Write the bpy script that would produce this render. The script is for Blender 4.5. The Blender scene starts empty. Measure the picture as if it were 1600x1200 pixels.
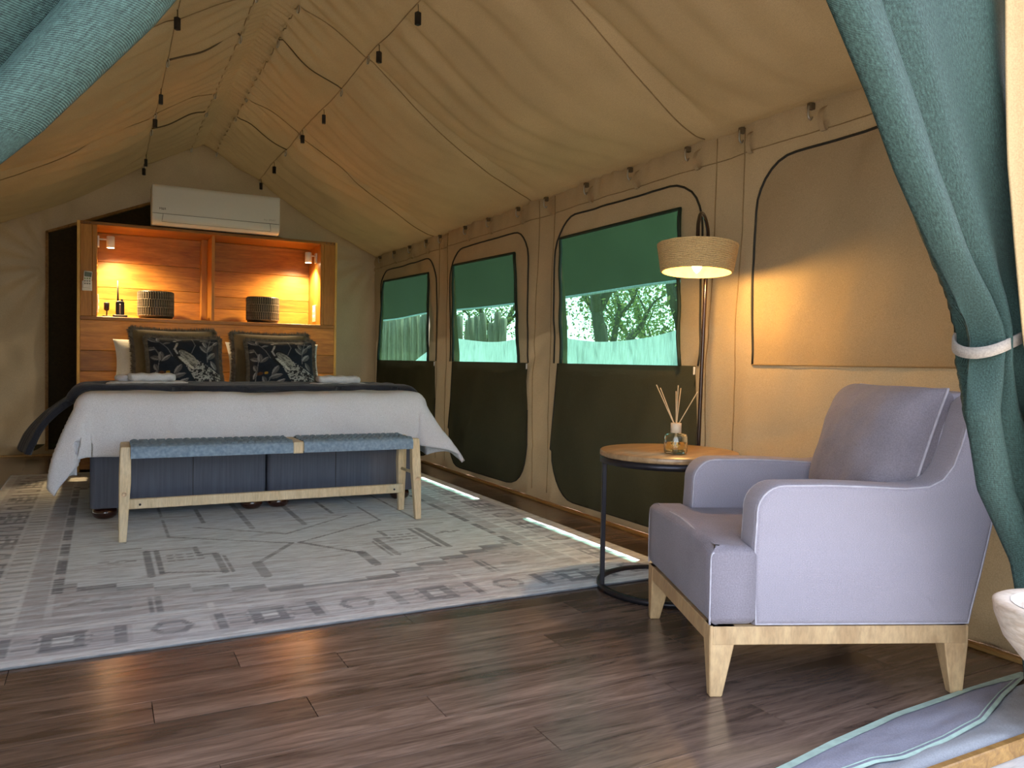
import bpy, bmesh, math, random
import numpy as np
from mathutils import Vector, Matrix
from mathutils.geometry import delaunay_2d_cdt

random.seed(4)
rng = np.random.default_rng(4)
SC = bpy.context.scene
COL = SC.collection
PI = math.pi

# ------------------------------------------------------------------ camera
cam_d = bpy.data.cameras.new('camera')
cam = bpy.data.objects.new('camera', cam_d)
COL.objects.link(cam)
cam_d.sensor_width = 36.0
cam_d.lens = 36.0 * 1217.55 / 1600.0
cam_d.clip_start = 0.05
CAM_R = Vector((0.88514953, -0.46493907, 0.01849238))
CAM_U = Vector((-0.00352159, 0.03304741, 0.99944758))
CAM_F = Vector((0.46529336, 0.88472568, -0.02761458))
m = Matrix.Identity(4)
for i in range(3):
    m[i][0] = CAM_R[i]; m[i][1] = CAM_U[i]; m[i][2] = -CAM_F[i]
m[2][3] = 0.93
cam.matrix_world = m
SC.camera = cam

# ------------------------------------------------------------------ world, sun, exposure
SUN_DIR = Vector((-0.385, -0.23, -0.93)).normalized()      # direction the light travels
world = bpy.data.worlds.new('sky'); SC.world = world
world.use_nodes = True
wn = world.node_tree.nodes; wl = world.node_tree.links
for n in list(wn): wn.remove(n)
w_out = wn.new('ShaderNodeOutputWorld'); w_bg = wn.new('ShaderNodeBackground'); w_sky = wn.new('ShaderNodeTexSky')
w_sky.sky_type = 'NISHITA'; w_sky.sun_disc = False
w_sky.sun_elevation = math.asin(-SUN_DIR.z)
w_sky.sun_rotation = math.atan2(-SUN_DIR.x, -SUN_DIR.y)
w_sky.air_density = 1.0; w_sky.dust_density = 1.6
w_bg.inputs['Strength'].default_value = 0.74
w_mix = wn.new('ShaderNodeMix'); w_mix.data_type = 'RGBA'; w_mix.inputs[0].default_value = 0.45      # thin summer haze whitens the blue
w_bw = wn.new('ShaderNodeRGBToBW'); wl.new(w_sky.outputs[0], w_bw.inputs[0]); wl.new(w_sky.outputs[0], w_mix.inputs[6]); wl.new(w_bw.outputs[0], w_mix.inputs[7])
wl.new(w_mix.outputs[2], w_bg.inputs[0]); wl.new(w_bg.outputs[0], w_out.inputs[0])
sun_d = bpy.data.lights.new('sun', 'SUN'); sun_d.energy = 9.0; sun_d.angle = math.radians(0.53); sun_d.color = (1.0, 0.95, 0.87)
sun = bpy.data.objects.new('sun', sun_d); COL.objects.link(sun)
sun.rotation_euler = SUN_DIR.to_track_quat('-Z', 'Y').to_euler()
sun.location = (8, 10, 14)
SC.view_settings.view_transform = 'Standard'
SC.view_settings.look = 'None'
SC.view_settings.gamma = 1.0
SC.view_settings.use_curve_mapping = False
SC.view_settings.exposure = 1.0

# ------------------------------------------------------------------ helpers
def lin(c):
    return tuple((v / 255 / 12.92) if v / 255 <= 0.04045 else ((v / 255 + 0.055) / 1.055) ** 2.4 for v in c) + (1.0,)

class Mat:
    def __init__(s, name):
        s.m = bpy.data.materials.new(name); s.m.use_nodes = True
        s.t = s.m.node_tree; s.n = s.t.nodes; s.l = s.t.links
        for x in list(s.n): s.n.remove(x)
        s.out = s.n.new('ShaderNodeOutputMaterial')
    def node(s, typ, **kw):
        x = s.n.new(typ)
        for k, v in kw.items():
            if k.startswith('i_'):
                x.inputs[k[2:].replace('_', ' ')].default_value = v
            else: setattr(x, k, v)
        return x
    def link(s, a, b): s.l.new(a, b)
    def coord(s, kind='Object', scale=(1, 1, 1), rand=False):
        tc = s.node('ShaderNodeTexCoord'); mp = s.node('ShaderNodeMapping')
        mp.inputs['Scale'].default_value = scale
        s.link(tc.outputs[kind], mp.inputs['Vector'])
        if rand:
            oi = s.node('ShaderNodeObjectInfo'); mu = s.node('ShaderNodeMath', operation='MULTIPLY')
            mu.inputs[1].default_value = 37.0
            s.link(oi.outputs['Random'], mu.inputs[0]); s.link(mu.outputs[0], mp.inputs['Location'])
        return mp.outputs['Vector']
    def noise(s, vec, scale=5, detail=3, rough=0.5, dist=0.0):
        x = s.node('ShaderNodeTexNoise'); x.inputs['Scale'].default_value = scale
        x.inputs['Detail'].default_value = detail; x.inputs['Roughness'].default_value = rough
        x.inputs['Distortion'].default_value = dist
        s.link(vec, x.inputs['Vector']); return x.outputs['Fac']
    def ramp(s, fac, stops):
        x = s.node('ShaderNodeValToRGB'); e = x.color_ramp.elements
        while len(e) < len(stops): e.new(0.5)
        for i, (p, c) in enumerate(stops):
            e[i].position = p; e[i].color = c if len(c) == 4 else tuple(c) + (1.0,)
        s.link(fac, x.inputs['Fac']); return x.outputs['Color']
    def mix(s, fac, a, b, blend='MIX'):
        x = s.node('ShaderNodeMix', data_type='RGBA', blend_type=blend)
        for inp, v in ((x.inputs['Factor'], fac), (x.inputs['A'] if False else x.inputs[6], a), (x.inputs[7], b)):
            if hasattr(v, 'links') or hasattr(v, 'is_linked'): s.link(v, inp)
            else: inp.default_value = v
        return x.outputs[2]
    def bump(s, h, strength=0.3, dist=0.01):
        x = s.node('ShaderNodeBump'); x.inputs['Strength'].default_value = strength; x.inputs['Distance'].default_value = dist
        s.link(h, x.inputs['Height']); return x.outputs['Normal']
    def bsdf(s, color, rough=0.6, normal=None, metallic=0.0, sheen=0.0, spec=0.5, trans=0.0, emit=None, emit_s=0.0, coat=0.0):
        b = s.node('ShaderNodeBsdfPrincipled')
        for inp, v in ((b.inputs['Base Color'], color), (b.inputs['Roughness'], rough)):
            if hasattr(v, 'is_linked'): s.link(v, inp)
            else: inp.default_value = v
        b.inputs['Metallic'].default_value = metallic
        b.inputs['Specular IOR Level'].default_value = spec
        b.inputs['Sheen Weight'].default_value = sheen
        b.inputs['Sheen Roughness'].default_value = 0.4
        b.inputs['Transmission Weight'].default_value = trans
        b.inputs['Coat Weight'].default_value = coat
        if emit is not None:
            b.inputs['Emission Color'].default_value = emit; b.inputs['Emission Strength'].default_value = emit_s
        if normal is not None: s.link(normal, b.inputs['Normal'])
        return b.outputs[0]
    def done(s, shader):
        s.link(shader, s.out.inputs['Surface']); return s.m

def plain(name, col, rough=0.6, metallic=0.0, spec=0.5, sheen=0.0, nscale=40, namp=0.12, bump=0.05, coat=0.0):
    M = Mat(name); v = M.coord()
    n = M.noise(v, nscale, 3)
    c = M.ramp(n, [(0.3, tuple(x * (1 - namp) for x in col[:3])), (0.7, tuple(min(1, x * (1 + namp)) for x in col[:3]))])
    return M.done(M.bsdf(c, rough, M.bump(n, bump, 0.005), metallic, sheen, spec, coat=coat))

def cloth(name, col, rough=0.85, trans=0.0, weave=900.0, namp=0.14, sheen=0.1, wbump=0.15, tcol=None, wrinkle=0.0, sx=(1, 1, 1)):
    """woven cloth: thread weave, slight tone change and some light passing through"""
    M = Mat(name); v = M.coord(); va = M.coord(scale=sx)
    w1 = M.node('ShaderNodeTexWave', wave_type='BANDS', bands_direction='X'); w1.inputs['Scale'].default_value = weave / 6.0
    w2 = M.node('ShaderNodeTexWave', wave_type='BANDS', bands_direction='Z'); w2.inputs['Scale'].default_value = weave / 6.0
    w3 = M.node('ShaderNodeTexWave', wave_type='BANDS', bands_direction='Y'); w3.inputs['Scale'].default_value = weave / 6.0
    for w in (w1, w2, w3): M.link(v, w.inputs['Vector'])
    a1 = M.node('ShaderNodeMath', operation='ADD'); a2 = M.node('ShaderNodeMath', operation='ADD')
    M.link(w1.outputs['Fac'], a1.inputs[0]); M.link(w2.outputs['Fac'], a1.inputs[1])
    M.link(a1.outputs[0], a2.inputs[0]); M.link(w3.outputs['Fac'], a2.inputs[1])
    n = M.noise(va, 3.0, 4); n2 = M.noise(va, 260.0, 2)
    c = M.ramp(n, [(0.3, tuple(x * (1 - namp) for x in col[:3])), (0.7, tuple(min(1, x * (1 + namp)) for x in col[:3]))])
    c2 = M.ramp(n2, [(0.3, (0.76, 0.76, 0.76, 1)), (0.7, (1, 1, 1, 1))])
    c = M.mix(1.0, c, c2, 'MULTIPLY')
    nb = M.bump(a2.outputs[0], wbump, 0.001)
    if wrinkle:
        nw = M.noise(v, 7.0, 4, 0.55, 0.6); b2 = M.node('ShaderNodeBump'); b2.inputs['Strength'].default_value = wrinkle; b2.inputs['Distance'].default_value = 0.02
        M.link(nw, b2.inputs['Height']); M.link(nb, b2.inputs['Normal']); nb = b2.outputs['Normal']
    b = M.bsdf(c, rough, nb, sheen=sheen, spec=0.2)
    if trans > 0:
        t = M.node('ShaderNodeBsdfTranslucent')
        if tcol: t.inputs['Color'].default_value = tcol
        else: M.link(c, t.inputs['Color'])
        mx = M.node('ShaderNodeMixShader'); mx.inputs[0].default_value = trans
        M.link(b, mx.inputs[1]); M.link(t.outputs[0], mx.inputs[2]); b = mx.outputs[0]
    return M.done(b)

def wood(name, dark, light, scale=(1, 12, 12), rough=0.45, bump=0.08, tone=0.3, spec=0.5, ring=2.2, coat=0.0):
    M = Mat(name); v = M.coord('Object', scale, rand=True)
    n = M.noise(v, ring, 6, 0.6, 1.2); f = M.noise(M.coord('Object', tuple(x * 4 for x in scale), rand=True), ring * 2, 3, 0.6)
    c = M.ramp(n, [(0.28, dark), (0.5, tuple((a + b) / 2 for a, b in zip(dark, light))), (0.72, light)])
    c = M.mix(1.0, c, M.ramp(f, [(0.3, (0.78, 0.78, 0.78, 1)), (0.62, (1, 1, 1, 1))]), 'MULTIPLY')
    oi = M.node('ShaderNodeObjectInfo')
    t = M.ramp(oi.outputs['Random'], [(0.0, (1 - tone,) * 3 + (1,)), (1.0, (1 + tone * 0.35,) * 3 + (1,))])
    c = M.mix(1.0, c, t, 'MULTIPLY')
    r = M.node('ShaderNodeMapRange'); r.inputs['To Min'].default_value = rough - 0.08; r.inputs['To Max'].default_value = rough + 0.1
    M.link(f, r.inputs['Value'])
    return M.done(M.bsdf(c, r.outputs[0], M.bump(f, bump, 0.004), spec=spec, coat=coat))

def glow(name, col, strength):
    M = Mat(name); e = M.node('ShaderNodeEmission'); e.inputs['Color'].default_value = col; e.inputs['Strength'].default_value = strength
    return M.done(e.outputs[0])

def setup(o, mat, parent=None, smooth=True):
    COL.objects.link(o)
    if mat is not None: o.data.materials.append(mat)
    if smooth:
        o.data.polygons.foreach_set('use_smooth', [True] * len(o.data.polygons))
    if parent is not None: o.parent = parent
    return o

def mesh(name, v, f, mat, parent=None, smooth=True):
    me = bpy.data.meshes.new(name)
    me.from_pydata([tuple(map(float, p)) for p in v], [], [tuple(map(int, q)) for q in f]); me.validate(); me.update()
    return setup(bpy.data.objects.new(name, me), mat, parent, smooth)

def quads(name, V, F, mat, parent=None, smooth=True, col=None):
    """fast builder for numpy vertices (n,3) and quads (m,4); col gives point colours"""
    me = bpy.data.meshes.new(name); V = np.asarray(V, np.float32); F = np.asarray(F, np.int32)
    me.vertices.add(len(V)); me.vertices.foreach_set('co', V.ravel())
    k = F.shape[1]
    me.loops.add(F.size); me.loops.foreach_set('vertex_index', F.ravel())
    me.polygons.add(len(F)); me.polygons.foreach_set('loop_start', np.arange(0, F.size, k, dtype=np.int32))
    me.update(calc_edges=True)
    if col is not None:
        a = me.color_attributes.new('print', 'FLOAT_COLOR', 'POINT')
        c = np.ones((len(V), 4), np.float32); c[:, :3] = col
        a.data.foreach_set('color', c.ravel())
    me.validate()
    return setup(bpy.data.objects.new(name, me), mat, parent, smooth)

def gridf(nu, nv, wrap=False):
    i, j = np.meshgrid(np.arange(nu if wrap else nu - 1), np.arange(nv - 1), indexing='ij')
    i2 = (i + 1) % nu
    return np.stack([i * nv + j, i2 * nv + j, i2 * nv + j + 1, i * nv + j + 1], -1).reshape(-1, 4)

def grid(name, us, vs, fn, mat, parent=None, wrap=False, flip=False, col=None):
    U, V = np.meshgrid(us, vs, indexing='ij')
    P = np.stack(fn(U, V), -1).reshape(-1, 3); F = gridf(len(us), len(vs), wrap)
    if flip: F = F[:, ::-1]
    c = None if col is None else col(U, V).reshape(-1, 3)
    return quads(name, P, F, mat, parent, True, c)

def hash2(i, j, s):
    h = np.sin(i * 127.1 + j * 311.7 + s * 74.7) * 43758.5453
    return h - np.floor(h)
def vn(x, y, s=0.0):
    x = np.asarray(x, float); y = np.asarray(y, float)
    i = np.floor(x); j = np.floor(y); u = x - i; v = y - j
    u = u * u * (3 - 2 * u); v = v * v * (3 - 2 * v)
    return (hash2(i, j, s) * (1 - u) + hash2(i + 1, j, s) * u) * (1 - v) + (hash2(i, j + 1, s) * (1 - u) + hash2(i + 1, j + 1, s) * u) * v
def fbm(x, y, s=0.0, o=3):
    r = 0; a = 0.5
    for k in range(o):
        r = r + a * (vn(x, y, s + k) - 0.5) * 2; x = x * 2.03; y = y * 2.03; a *= 0.5
    return r

def box(name, lo, hi, mat, parent=None, bev=0.0, seg=2, smooth=False):
    bm = bmesh.new(); bmesh.ops.create_cube(bm, size=1)
    for v in bm.verts:
        v.co = Vector([lo[k] if v.co[k] < 0 else hi[k] for k in range(3)])
    if bev > 0: bmesh.ops.bevel(bm, geom=list(bm.edges), offset=bev, segments=seg, profile=0.6, affect='EDGES')
    return bmo(name, bm, mat, parent, smooth or bev > 0.006)

def bmo(name, bm, mat, parent=None, smooth=True):
    bmesh.ops.recalc_face_normals(bm, faces=list(bm.faces))
    me = bpy.data.meshes.new(name); bm.to_mesh(me); bm.free()
    return setup(bpy.data.objects.new(name, me), mat, parent, smooth)

def tube_vf(path, r, seg=8, cap=True, closed=False):
    P = [Vector(p) for p in path]; n = len(P)
    R = r if hasattr(r, '__len__') else [r] * n
    V = []; F = []; ref = None
    for i in range(n):
        a = P[(i - 1) % n] if (closed or i > 0) else P[i]; b = P[(i + 1) % n] if (closed or i < n - 1) else P[i]
        d = (b - a)
        d = d.normalized() if d.length > 1e-9 else Vector((0, 0, 1))
        if ref is None: ref = d.orthogonal().normalized()
        ref = (ref - d * ref.dot(d))
        ref = ref.normalized() if ref.length > 1e-6 else d.orthogonal().normalized()
        s = d.cross(ref)
        for k in range(seg):
            t = 2 * PI * k / seg; V.append(P[i] + (ref * math.cos(t) + s * math.sin(t)) * R[i])
    for i in range(n if closed else n - 1):
        j = (i + 1) % n
        for k in range(seg):
            k2 = (k + 1) % seg; F.append((i * seg + k, i * seg + k2, j * seg + k2, j * seg + k))
    if cap and not closed:
        F.append(tuple(range(seg))[::-1]); F.append(tuple((n - 1) * seg + k for k in range(seg)))
    return V, F
def tube(name, path, r, mat, parent=None, seg=8, closed=False):
    return mesh(name, *tube_vf(path, r, seg, True, closed), mat, parent)

def lathe(name, prof, mat, parent=None, seg=32, c=(0, 0, 0), cap=True):
    V = []; F = []; n = len(prof)
    for k in range(seg):
        t = 2 * PI * k / seg
        for r, z in prof: V.append((c[0] + r * math.cos(t), c[1] + r * math.sin(t), c[2] + z))
    for k in range(seg):
        k2 = (k + 1) % seg
        for i in range(n - 1): F.append((k * n + i, k2 * n + i, k2 * n + i + 1, k * n + i + 1))
    if cap:
        if prof[0][0] > 1e-4: F.append(tuple(k * n for k in range(seg))[::-1])
        if prof[-1][0] > 1e-4: F.append(tuple(k * n + n - 1 for k in range(seg)))
    bm = bmesh.new(); vs = [bm.verts.new(p) for p in V]
    for f in F:
        try: bm.faces.new([vs[i] for i in f])
        except ValueError: pass
    bmesh.ops.remove_doubles(bm, verts=list(bm.verts), dist=1e-5)
    return bmo(name, bm, mat, parent)

def offset_poly(P, d):
    """inset a closed counter-clockwise 2D outline by d"""
    P = np.asarray(P, float); a = np.roll(P, 1, 0); b = np.roll(P, -1, 0)
    e1 = P - a; e2 = b - P
    n1 = np.stack([-e1[:, 1], e1[:, 0]], -1); n1 /= np.linalg.norm(n1, axis=1)[:, None] + 1e-9
    n2 = np.stack([-e2[:, 1], e2[:, 0]], -1); n2 /= np.linalg.norm(n2, axis=1)[:, None] + 1e-9
    nn = n1 + n2; l = (nn * nn).sum(1) + 1e-9
    return P + nn * (2 * d / np.maximum(l, 0.8))[:, None]

def slab(name, outline, t0, t1, r, axes, mat, parent=None, seg=4, puff=0.0, smooth=True):
    """closed 2D outline (CCW) swept from t0 to t1 along the third axis, with rounded rims.
    axes maps (p,q,t) to xyz"""
    L = []
    for k in range(seg + 1):
        a = PI / 2 * k / seg; L.append((t0 + r * (1 - math.sin(a)), r * (1 - math.cos(a))))
    L = L[::-1]
    L = [(t0 + r * (1 - math.cos(PI / 2 * k / seg)), r * (1 - math.sin(PI / 2 * k / seg))) for k in range(seg + 1)]
    L += [(t1 - (a - t0), b) for a, b in L[::-1]]
    V = []; n = len(outline); F = []
    for t, ins in L:
        for p in offset_poly(outline, ins): V.append(axes(p[0], p[1], t))
    for i in range(len(L) - 1):
        for k in range(n):
            k2 = (k + 1) % n; F.append((i * n + k, i * n + k2, (i + 1) * n + k2, (i + 1) * n + k))
    F.append(tuple(range(n))[::-1]); F.append(tuple((len(L) - 1) * n + k for k in range(n)))
    bm = bmesh.new(); vs = [bm.verts.new(p) for p in V]
    for f in F: bm.faces.new([vs[i] for i in f])
    return bmo(name, bm, mat, parent, smooth)

def rrect(x0, y0, x1, y1, r, seg=6):
    P = []
    for cx, cy, a0 in ((x1 - r, y0 + r, -90), (x1 - r, y1 - r, 0), (x0 + r, y1 - r, 90), (x0 + r, y0 + r, 180)):
        for k in range(seg + 1):
            a = math.radians(a0 + 90 * k / seg); P.append((cx + r * math.cos(a), cy + r * math.sin(a)))
    return P

def smooth_path(pts, n=8):
    P = [Vector(p) for p in pts]; out = []
    for i in range(len(P) - 1):
        a = P[max(i - 1, 0)]; b = P[i]; c = P[i + 1]; d = P[min(i + 2, len(P) - 1)]
        for k in range(n):
            t = k / n
            out.append(0.5 * ((2 * b) + (c - a) * t + (2 * a - 5 * b + 4 * c - d) * t * t + (3 * b - a - 3 * c + d) * t ** 3))
    out.append(P[-1]); return out

def pip(P, poly):
    x, y = P[:, 0], P[:, 1]; ins = np.zeros(len(P), bool); n = len(poly)
    for i in range(n):
        x1, y1 = poly[i]; x2, y2 = poly[(i + 1) % n]
        c = ((y1 > y) != (y2 > y)) & (x < (x2 - x1) * (y - y1) / (y2 - y1 + 1e-12) + x1); ins ^= c
    return ins

def panel(name, outline, holes, step, fn, mat, parent=None, flip=False):
    """cloth cut to an outline with holes, triangulated finely, then bent by fn(p,q)->xyz"""
    def dens(P):
        out = []
        for i in range(len(P)):
            a = Vector(P[i]); b = Vector(P[(i + 1) % len(P)]); k = max(1, int((b - a).length / step))
            out += [tuple(a.lerp(b, t / k)) for t in range(k)]
        return out
    rings = [dens(outline)] + [dens(h) for h in holes]
    vs = []; es = []
    for R in rings:
        s = len(vs); vs += R; es += [(s + i, s + (i + 1) % len(R)) for i in range(len(R))]
    A = np.array(outline); lo = A.min(0); hi = A.max(0)
    gx, gy = np.meshgrid(np.arange(lo[0] + step * .5, hi[0], step), np.arange(lo[1] + step * .5, hi[1], step * .9), indexing='ij')
    gx = gx + (np.arange(gx.shape[1]) % 2)[None, :] * step * .5
    G = np.stack([gx.ravel(), gy.ravel()], -1); keep = pip(G, outline)
    for h in holes: keep &= ~pip(G, h)
    B = np.array(vs)
    G = G[keep]
    # drop points that crowd the borders
    ok = np.ones(len(G), bool)
    for s in range(0, len(B), 400):
        d = ((G[:, None, :] - B[None, s:s + 400, :]) ** 2).sum(-1).min(1); ok &= d > (step * .35) ** 2
    G = G[ok]
    r = delaunay_2d_cdt([Vector(v) for v in vs] + [Vector(g) for g in G], es, [], 0, 1e-6)
    V2 = np.array([tuple(v) for v in r[0]]); F = np.array([tuple(f) for f in r[2]])
    c = V2[F].mean(1); k = pip(c, outline)
    for h in holes: k &= ~pip(c, h)
    F = F[k]
    if flip: F = F[:, ::-1]
    P = np.stack(fn(V2[:, 0], V2[:, 1]), -1)
    return quads(name, P, F, mat, parent)

def tag(o, label=None, cat=None, group=None, kind=None):
    if label: o['label'] = label
    if cat: o['category'] = cat
    if group: o['group'] = group
    if kind: o['kind'] = kind
    return o
def thing(name, label, cat, loc=(0, 0, 0), rz=0.0, group=None, kind=None):
    o = bpy.data.objects.new(name, None); COL.objects.link(o); o.empty_display_size = 0.1
    o.location = loc; o.rotation_euler = (0, 0, rz)
    return tag(o, label, cat, group, kind)
def dup(root, loc, rz=None, label=None, group=None):
    def cp(o, par):
        c = o.copy(); COL.objects.link(c); c.parent = par
        for ch in [x for x in o.children]: cp(ch, c)
        return c
    r = cp(root, None); r.location = loc
    if rz is not None: r.rotation_euler = (0, 0, rz)
    if label: r['label'] = label
    if group: r['group'] = group
    return r

# ------------------------------------------------------------------ materials
TAN = (0.43, 0.312, 0.176)
m_canvas = cloth('tan_canvas', TAN, 0.9, 0.05, 900, 0.07, 0.0, 0.1, wrinkle=0.16)
m_roof = cloth('roof_canvas', TAN, 0.9, 0.19, 900, 0.07, 0.0, 0.1, wrinkle=0.16)
m_fly = cloth('fly_canvas', (0.42, 0.36, 0.22), 0.9, 0.25, 700, 0.06, 0.0)
m_olive = cloth('olive_canvas', (0.080, 0.076, 0.042), 0.85, 0.04, 800, 0.10, 0.0)
m_darkpanel = plain('dark_board', (0.045, 0.030, 0.012), 0.8, namp=0.2)
m_zip = plain('zip_tape', (0.018, 0.016, 0.010), 0.7)
m_stitch = plain('stitching', (0.26, 0.17, 0.078), 0.9)
m_cord = plain('cord', (0.10, 0.065, 0.028), 0.8)
m_black = plain('black_plastic', (0.012, 0.010, 0.010), 0.5)
m_steel = plain('hook_steel', (0.45, 0.42, 0.36), 0.35, 0.9)
m_metal = plain('gunmetal', (0.035, 0.032, 0.038), 0.38, 0.7, namp=0.1)
m_lampmetal = plain('dark_bronze', (0.030, 0.016, 0.012), 0.22, 0.4, namp=0.1, coat=0.3)
m_plank = wood('floor_oak', (0.080, 0.047, 0.033), (0.34, 0.225, 0.165), (1.0, 9.0, 9.0), 0.19, 0.02, 0.40, 0.9, 2.2)
m_deck = wood('white_deck', (0.55, 0.50, 0.44), (0.82, 0.80, 0.77), (1, 10, 10), 0.6, 0.1, 0.08)
m_batten = wood('oiled_batten', (0.26, 0.12, 0.028), (0.50, 0.27, 0.075), (12, 1, 12), 0.5, 0.1, 0.1)
m_head = wood('orange_wood', (0.30, 0.105, 0.014), (0.60, 0.265, 0.045), (0.9, 7, 7), 0.40, 0.05, 0.42, 0.4, 2.0)
m_headv = wood('orange_wood_upright', (0.40, 0.155, 0.022), (0.56, 0.255, 0.046), (8, 8, 0.8), 0.42, 0.05, 0.12, 0.4, 1.6)
m_edge = wood('pale_edge_wood', (0.55, 0.30, 0.06), (0.72, 0.45, 0.12), (8, 8, 1), 0.5, 0.05, 0.08)
m_ash = wood('pale_ash', (0.62, 0.47, 0.27), (0.80, 0.66, 0.44), (9, 9, 1.2), 0.5, 0.05, 0.05)
m_oak = wood('chair_oak', (0.42, 0.25, 0.115), (0.64, 0.43, 0.22), (6, 6, 2), 0.5, 0.08, 0.10)
m_tabletop = wood('table_wood', (0.22, 0.125, 0.055), (0.46, 0.29, 0.15), (1.2, 10, 10), 0.30, 0.08, 0.05)
m_grey = cloth('lavender_grey_fabric', (0.365, 0.325, 0.365), 0.92, 0, 620, 0.03, 0.12, 0.35, sx=(1, 1, 3))
m_brush = cloth('mauve_grey_fabric', (0.27, 0.235, 0.265), 0.92, 0, 620, 0.20, 0.12, 0.35, wrinkle=0.1)
m_pipe = plain('piping', (0.42, 0.385, 0.42), 0.9)
m_denim = cloth('denim_blue_fabric', (0.145, 0.158, 0.205), 0.95, 0, 500, 0.14, 0.0, 0.4, sx=(30, 30, 1))
m_duvet = cloth('white_cotton', (0.80, 0.80, 0.86), 0.85, 0, 1500, 0.02, 0.0, 0.05, wrinkle=0.22)
m_pillow = cloth('white_pillow', (0.80, 0.80, 0.80), 0.85, 0, 1500, 0.02, 0.0, 0.05, wrinkle=0.2)
m_towel = cloth('white_towelling', (0.80, 0.81, 0.86), 0.98, 0, 400, 0.04, 0.15, 0.6)
m_throw = cloth('charcoal_fleece', (0.040, 0.042, 0.056), 0.95, 0, 300, 0.3, 0.25, 0.6)
m_velvet = cloth('olive_velvet', (0.20, 0.155, 0.090), 0.8, 0, 700, 0.22, 0.35, 0.2, wrinkle=0.15)
m_fringe = plain('fringe', (0.135, 0.11, 0.085), 0.95, namp=0.4)
m_bun = plain('mahogany', (0.035, 0.009, 0.006), 0.18, coat=0.6)
m_ac = plain('ac_plastic', (0.62, 0.62, 0.57), 0.38, namp=0.01)
m_acline = plain('ac_shadow_gap', (0.17, 0.17, 0.15), 0.6)
m_ink = plain('ink', (0.05, 0.05, 0.05), 0.6)
m_inkg = plain('grey_ink', (0.30, 0.30, 0.29), 0.6)
m_white = plain('white_plastic', (0.72, 0.71, 0.68), 0.4, namp=0.02)
m_lcd = plain('lcd', (0.10, 0.13, 0.10), 0.3)
m_key = plain('remote_key', (0.25, 0.36, 0.18), 0.5)
m_pot = plain('dark_stoneware', (0.022, 0.018, 0.014), 0.45, namp=0.2)
m_rib = plain('chalky_rib', (0.17, 0.15, 0.11), 0.7, namp=0.5, nscale=60)
m_rope = plain('woven_raffia', (0.56, 0.38, 0.17), 0.9, namp=0.25, nscale=220, bump=0.5)
m_rope_in = plain('cream_lining', (0.50, 0.33, 0.10), 0.8)
m_bulb = glow('bulb', (1.0, 0.74, 0.36, 1), 14)
m_spot = glow('spot_lens', (1.0, 0.78, 0.45, 1), 40)
m_bowlwood = wood('whitewashed_wood', (0.34, 0.22, 0.13), (0.72, 0.62, 0.52), (3, 3, 10), 0.6, 0.12, 0.05)
m_bowlin = plain('bowl_glaze', (0.72, 0.76, 0.85), 0.35, namp=0.03)
m_reed = plain('reed', (0.62, 0.42, 0.22), 0.8)
m_collar = plain('collar_wood', (0.66, 0.49, 0.33), 0.6)
m_grey_pvc = cloth('grey_mauve_pvc', (0.30, 0.29, 0.34), 0.45, 0, 900, 0.06, 0.0, 0.05, wrinkle=0.25)
m_silver_pvc = cloth('silver_pvc', (0.45, 0.46, 0.48), 0.4, 0, 900, 0.06, 0.0, 0.05, wrinkle=0.3)
m_tape = plain('mint_tape', (0.42, 0.56, 0.47), 0.6)
m_tie = cloth('beige_tie', (0.30, 0.25, 0.205), 0.8, 0, 900, 0.05)
m_drape = cloth('cream_canvas', (0.42, 0.285, 0.145), 0.9, 0.06, 900, 0.04, 0.0, 0.1)
m_skin = plain('knob_wood', (0.20, 0.065, 0.02), 0.4)

def make_net(name, col, density, tint, weave=1600.0, gloss=0.25, trans=0.35):
    """woven shade net: threads that let part of the light straight through"""
    M = Mat(name); v = M.coord()
    n = M.noise(v, 2.5, 3); n2 = M.noise(M.coord(scale=(1, 1, 0.08)), 130, 2)
    c = M.ramp(n, [(0.3, tuple(x * 0.8 for x in col)), (0.7, tuple(min(1, x * 1.2) for x in col))])
    b = M.bsdf(c, 0.5, M.bump(n2, 0.4, 0.002), spec=gloss)
    t = M.node('ShaderNodeBsdfTranslucent'); M.link(c, t.inputs['Color'])
    a = M.node('ShaderNodeMixShader'); a.inputs[0].default_value = trans; M.link(b, a.inputs[1]); M.link(t.outputs[0], a.inputs[2])
    tr = M.node('ShaderNodeBsdfTransparent'); tr.inputs['Color'].default_value = tint
    d = M.node('ShaderNodeMapRange'); d.inputs['From Min'].default_value = 0.3; d.inputs['From Max'].default_value = 0.7
    d.inputs['To Min'].default_value = density - 0.08; d.inputs['To Max'].default_value = density + 0.08
    M.link(n2, d.inputs['Value'])
    mx = M.node('ShaderNodeMixShader'); M.link(d.outputs[0], mx.inputs[0]); M.link(tr.outputs[0], mx.inputs[1]); M.link(a.outputs[0], mx.inputs[2])
    return M.done(mx.outputs[0])
m_net = make_net('green_window_net', (0.020, 0.048, 0.022), 0.60, (0.40, 0.86, 0.71, 1), trans=0.8)
m_netedge = plain('net_binding', (0.008, 0.022, 0.014), 0.7)

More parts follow.
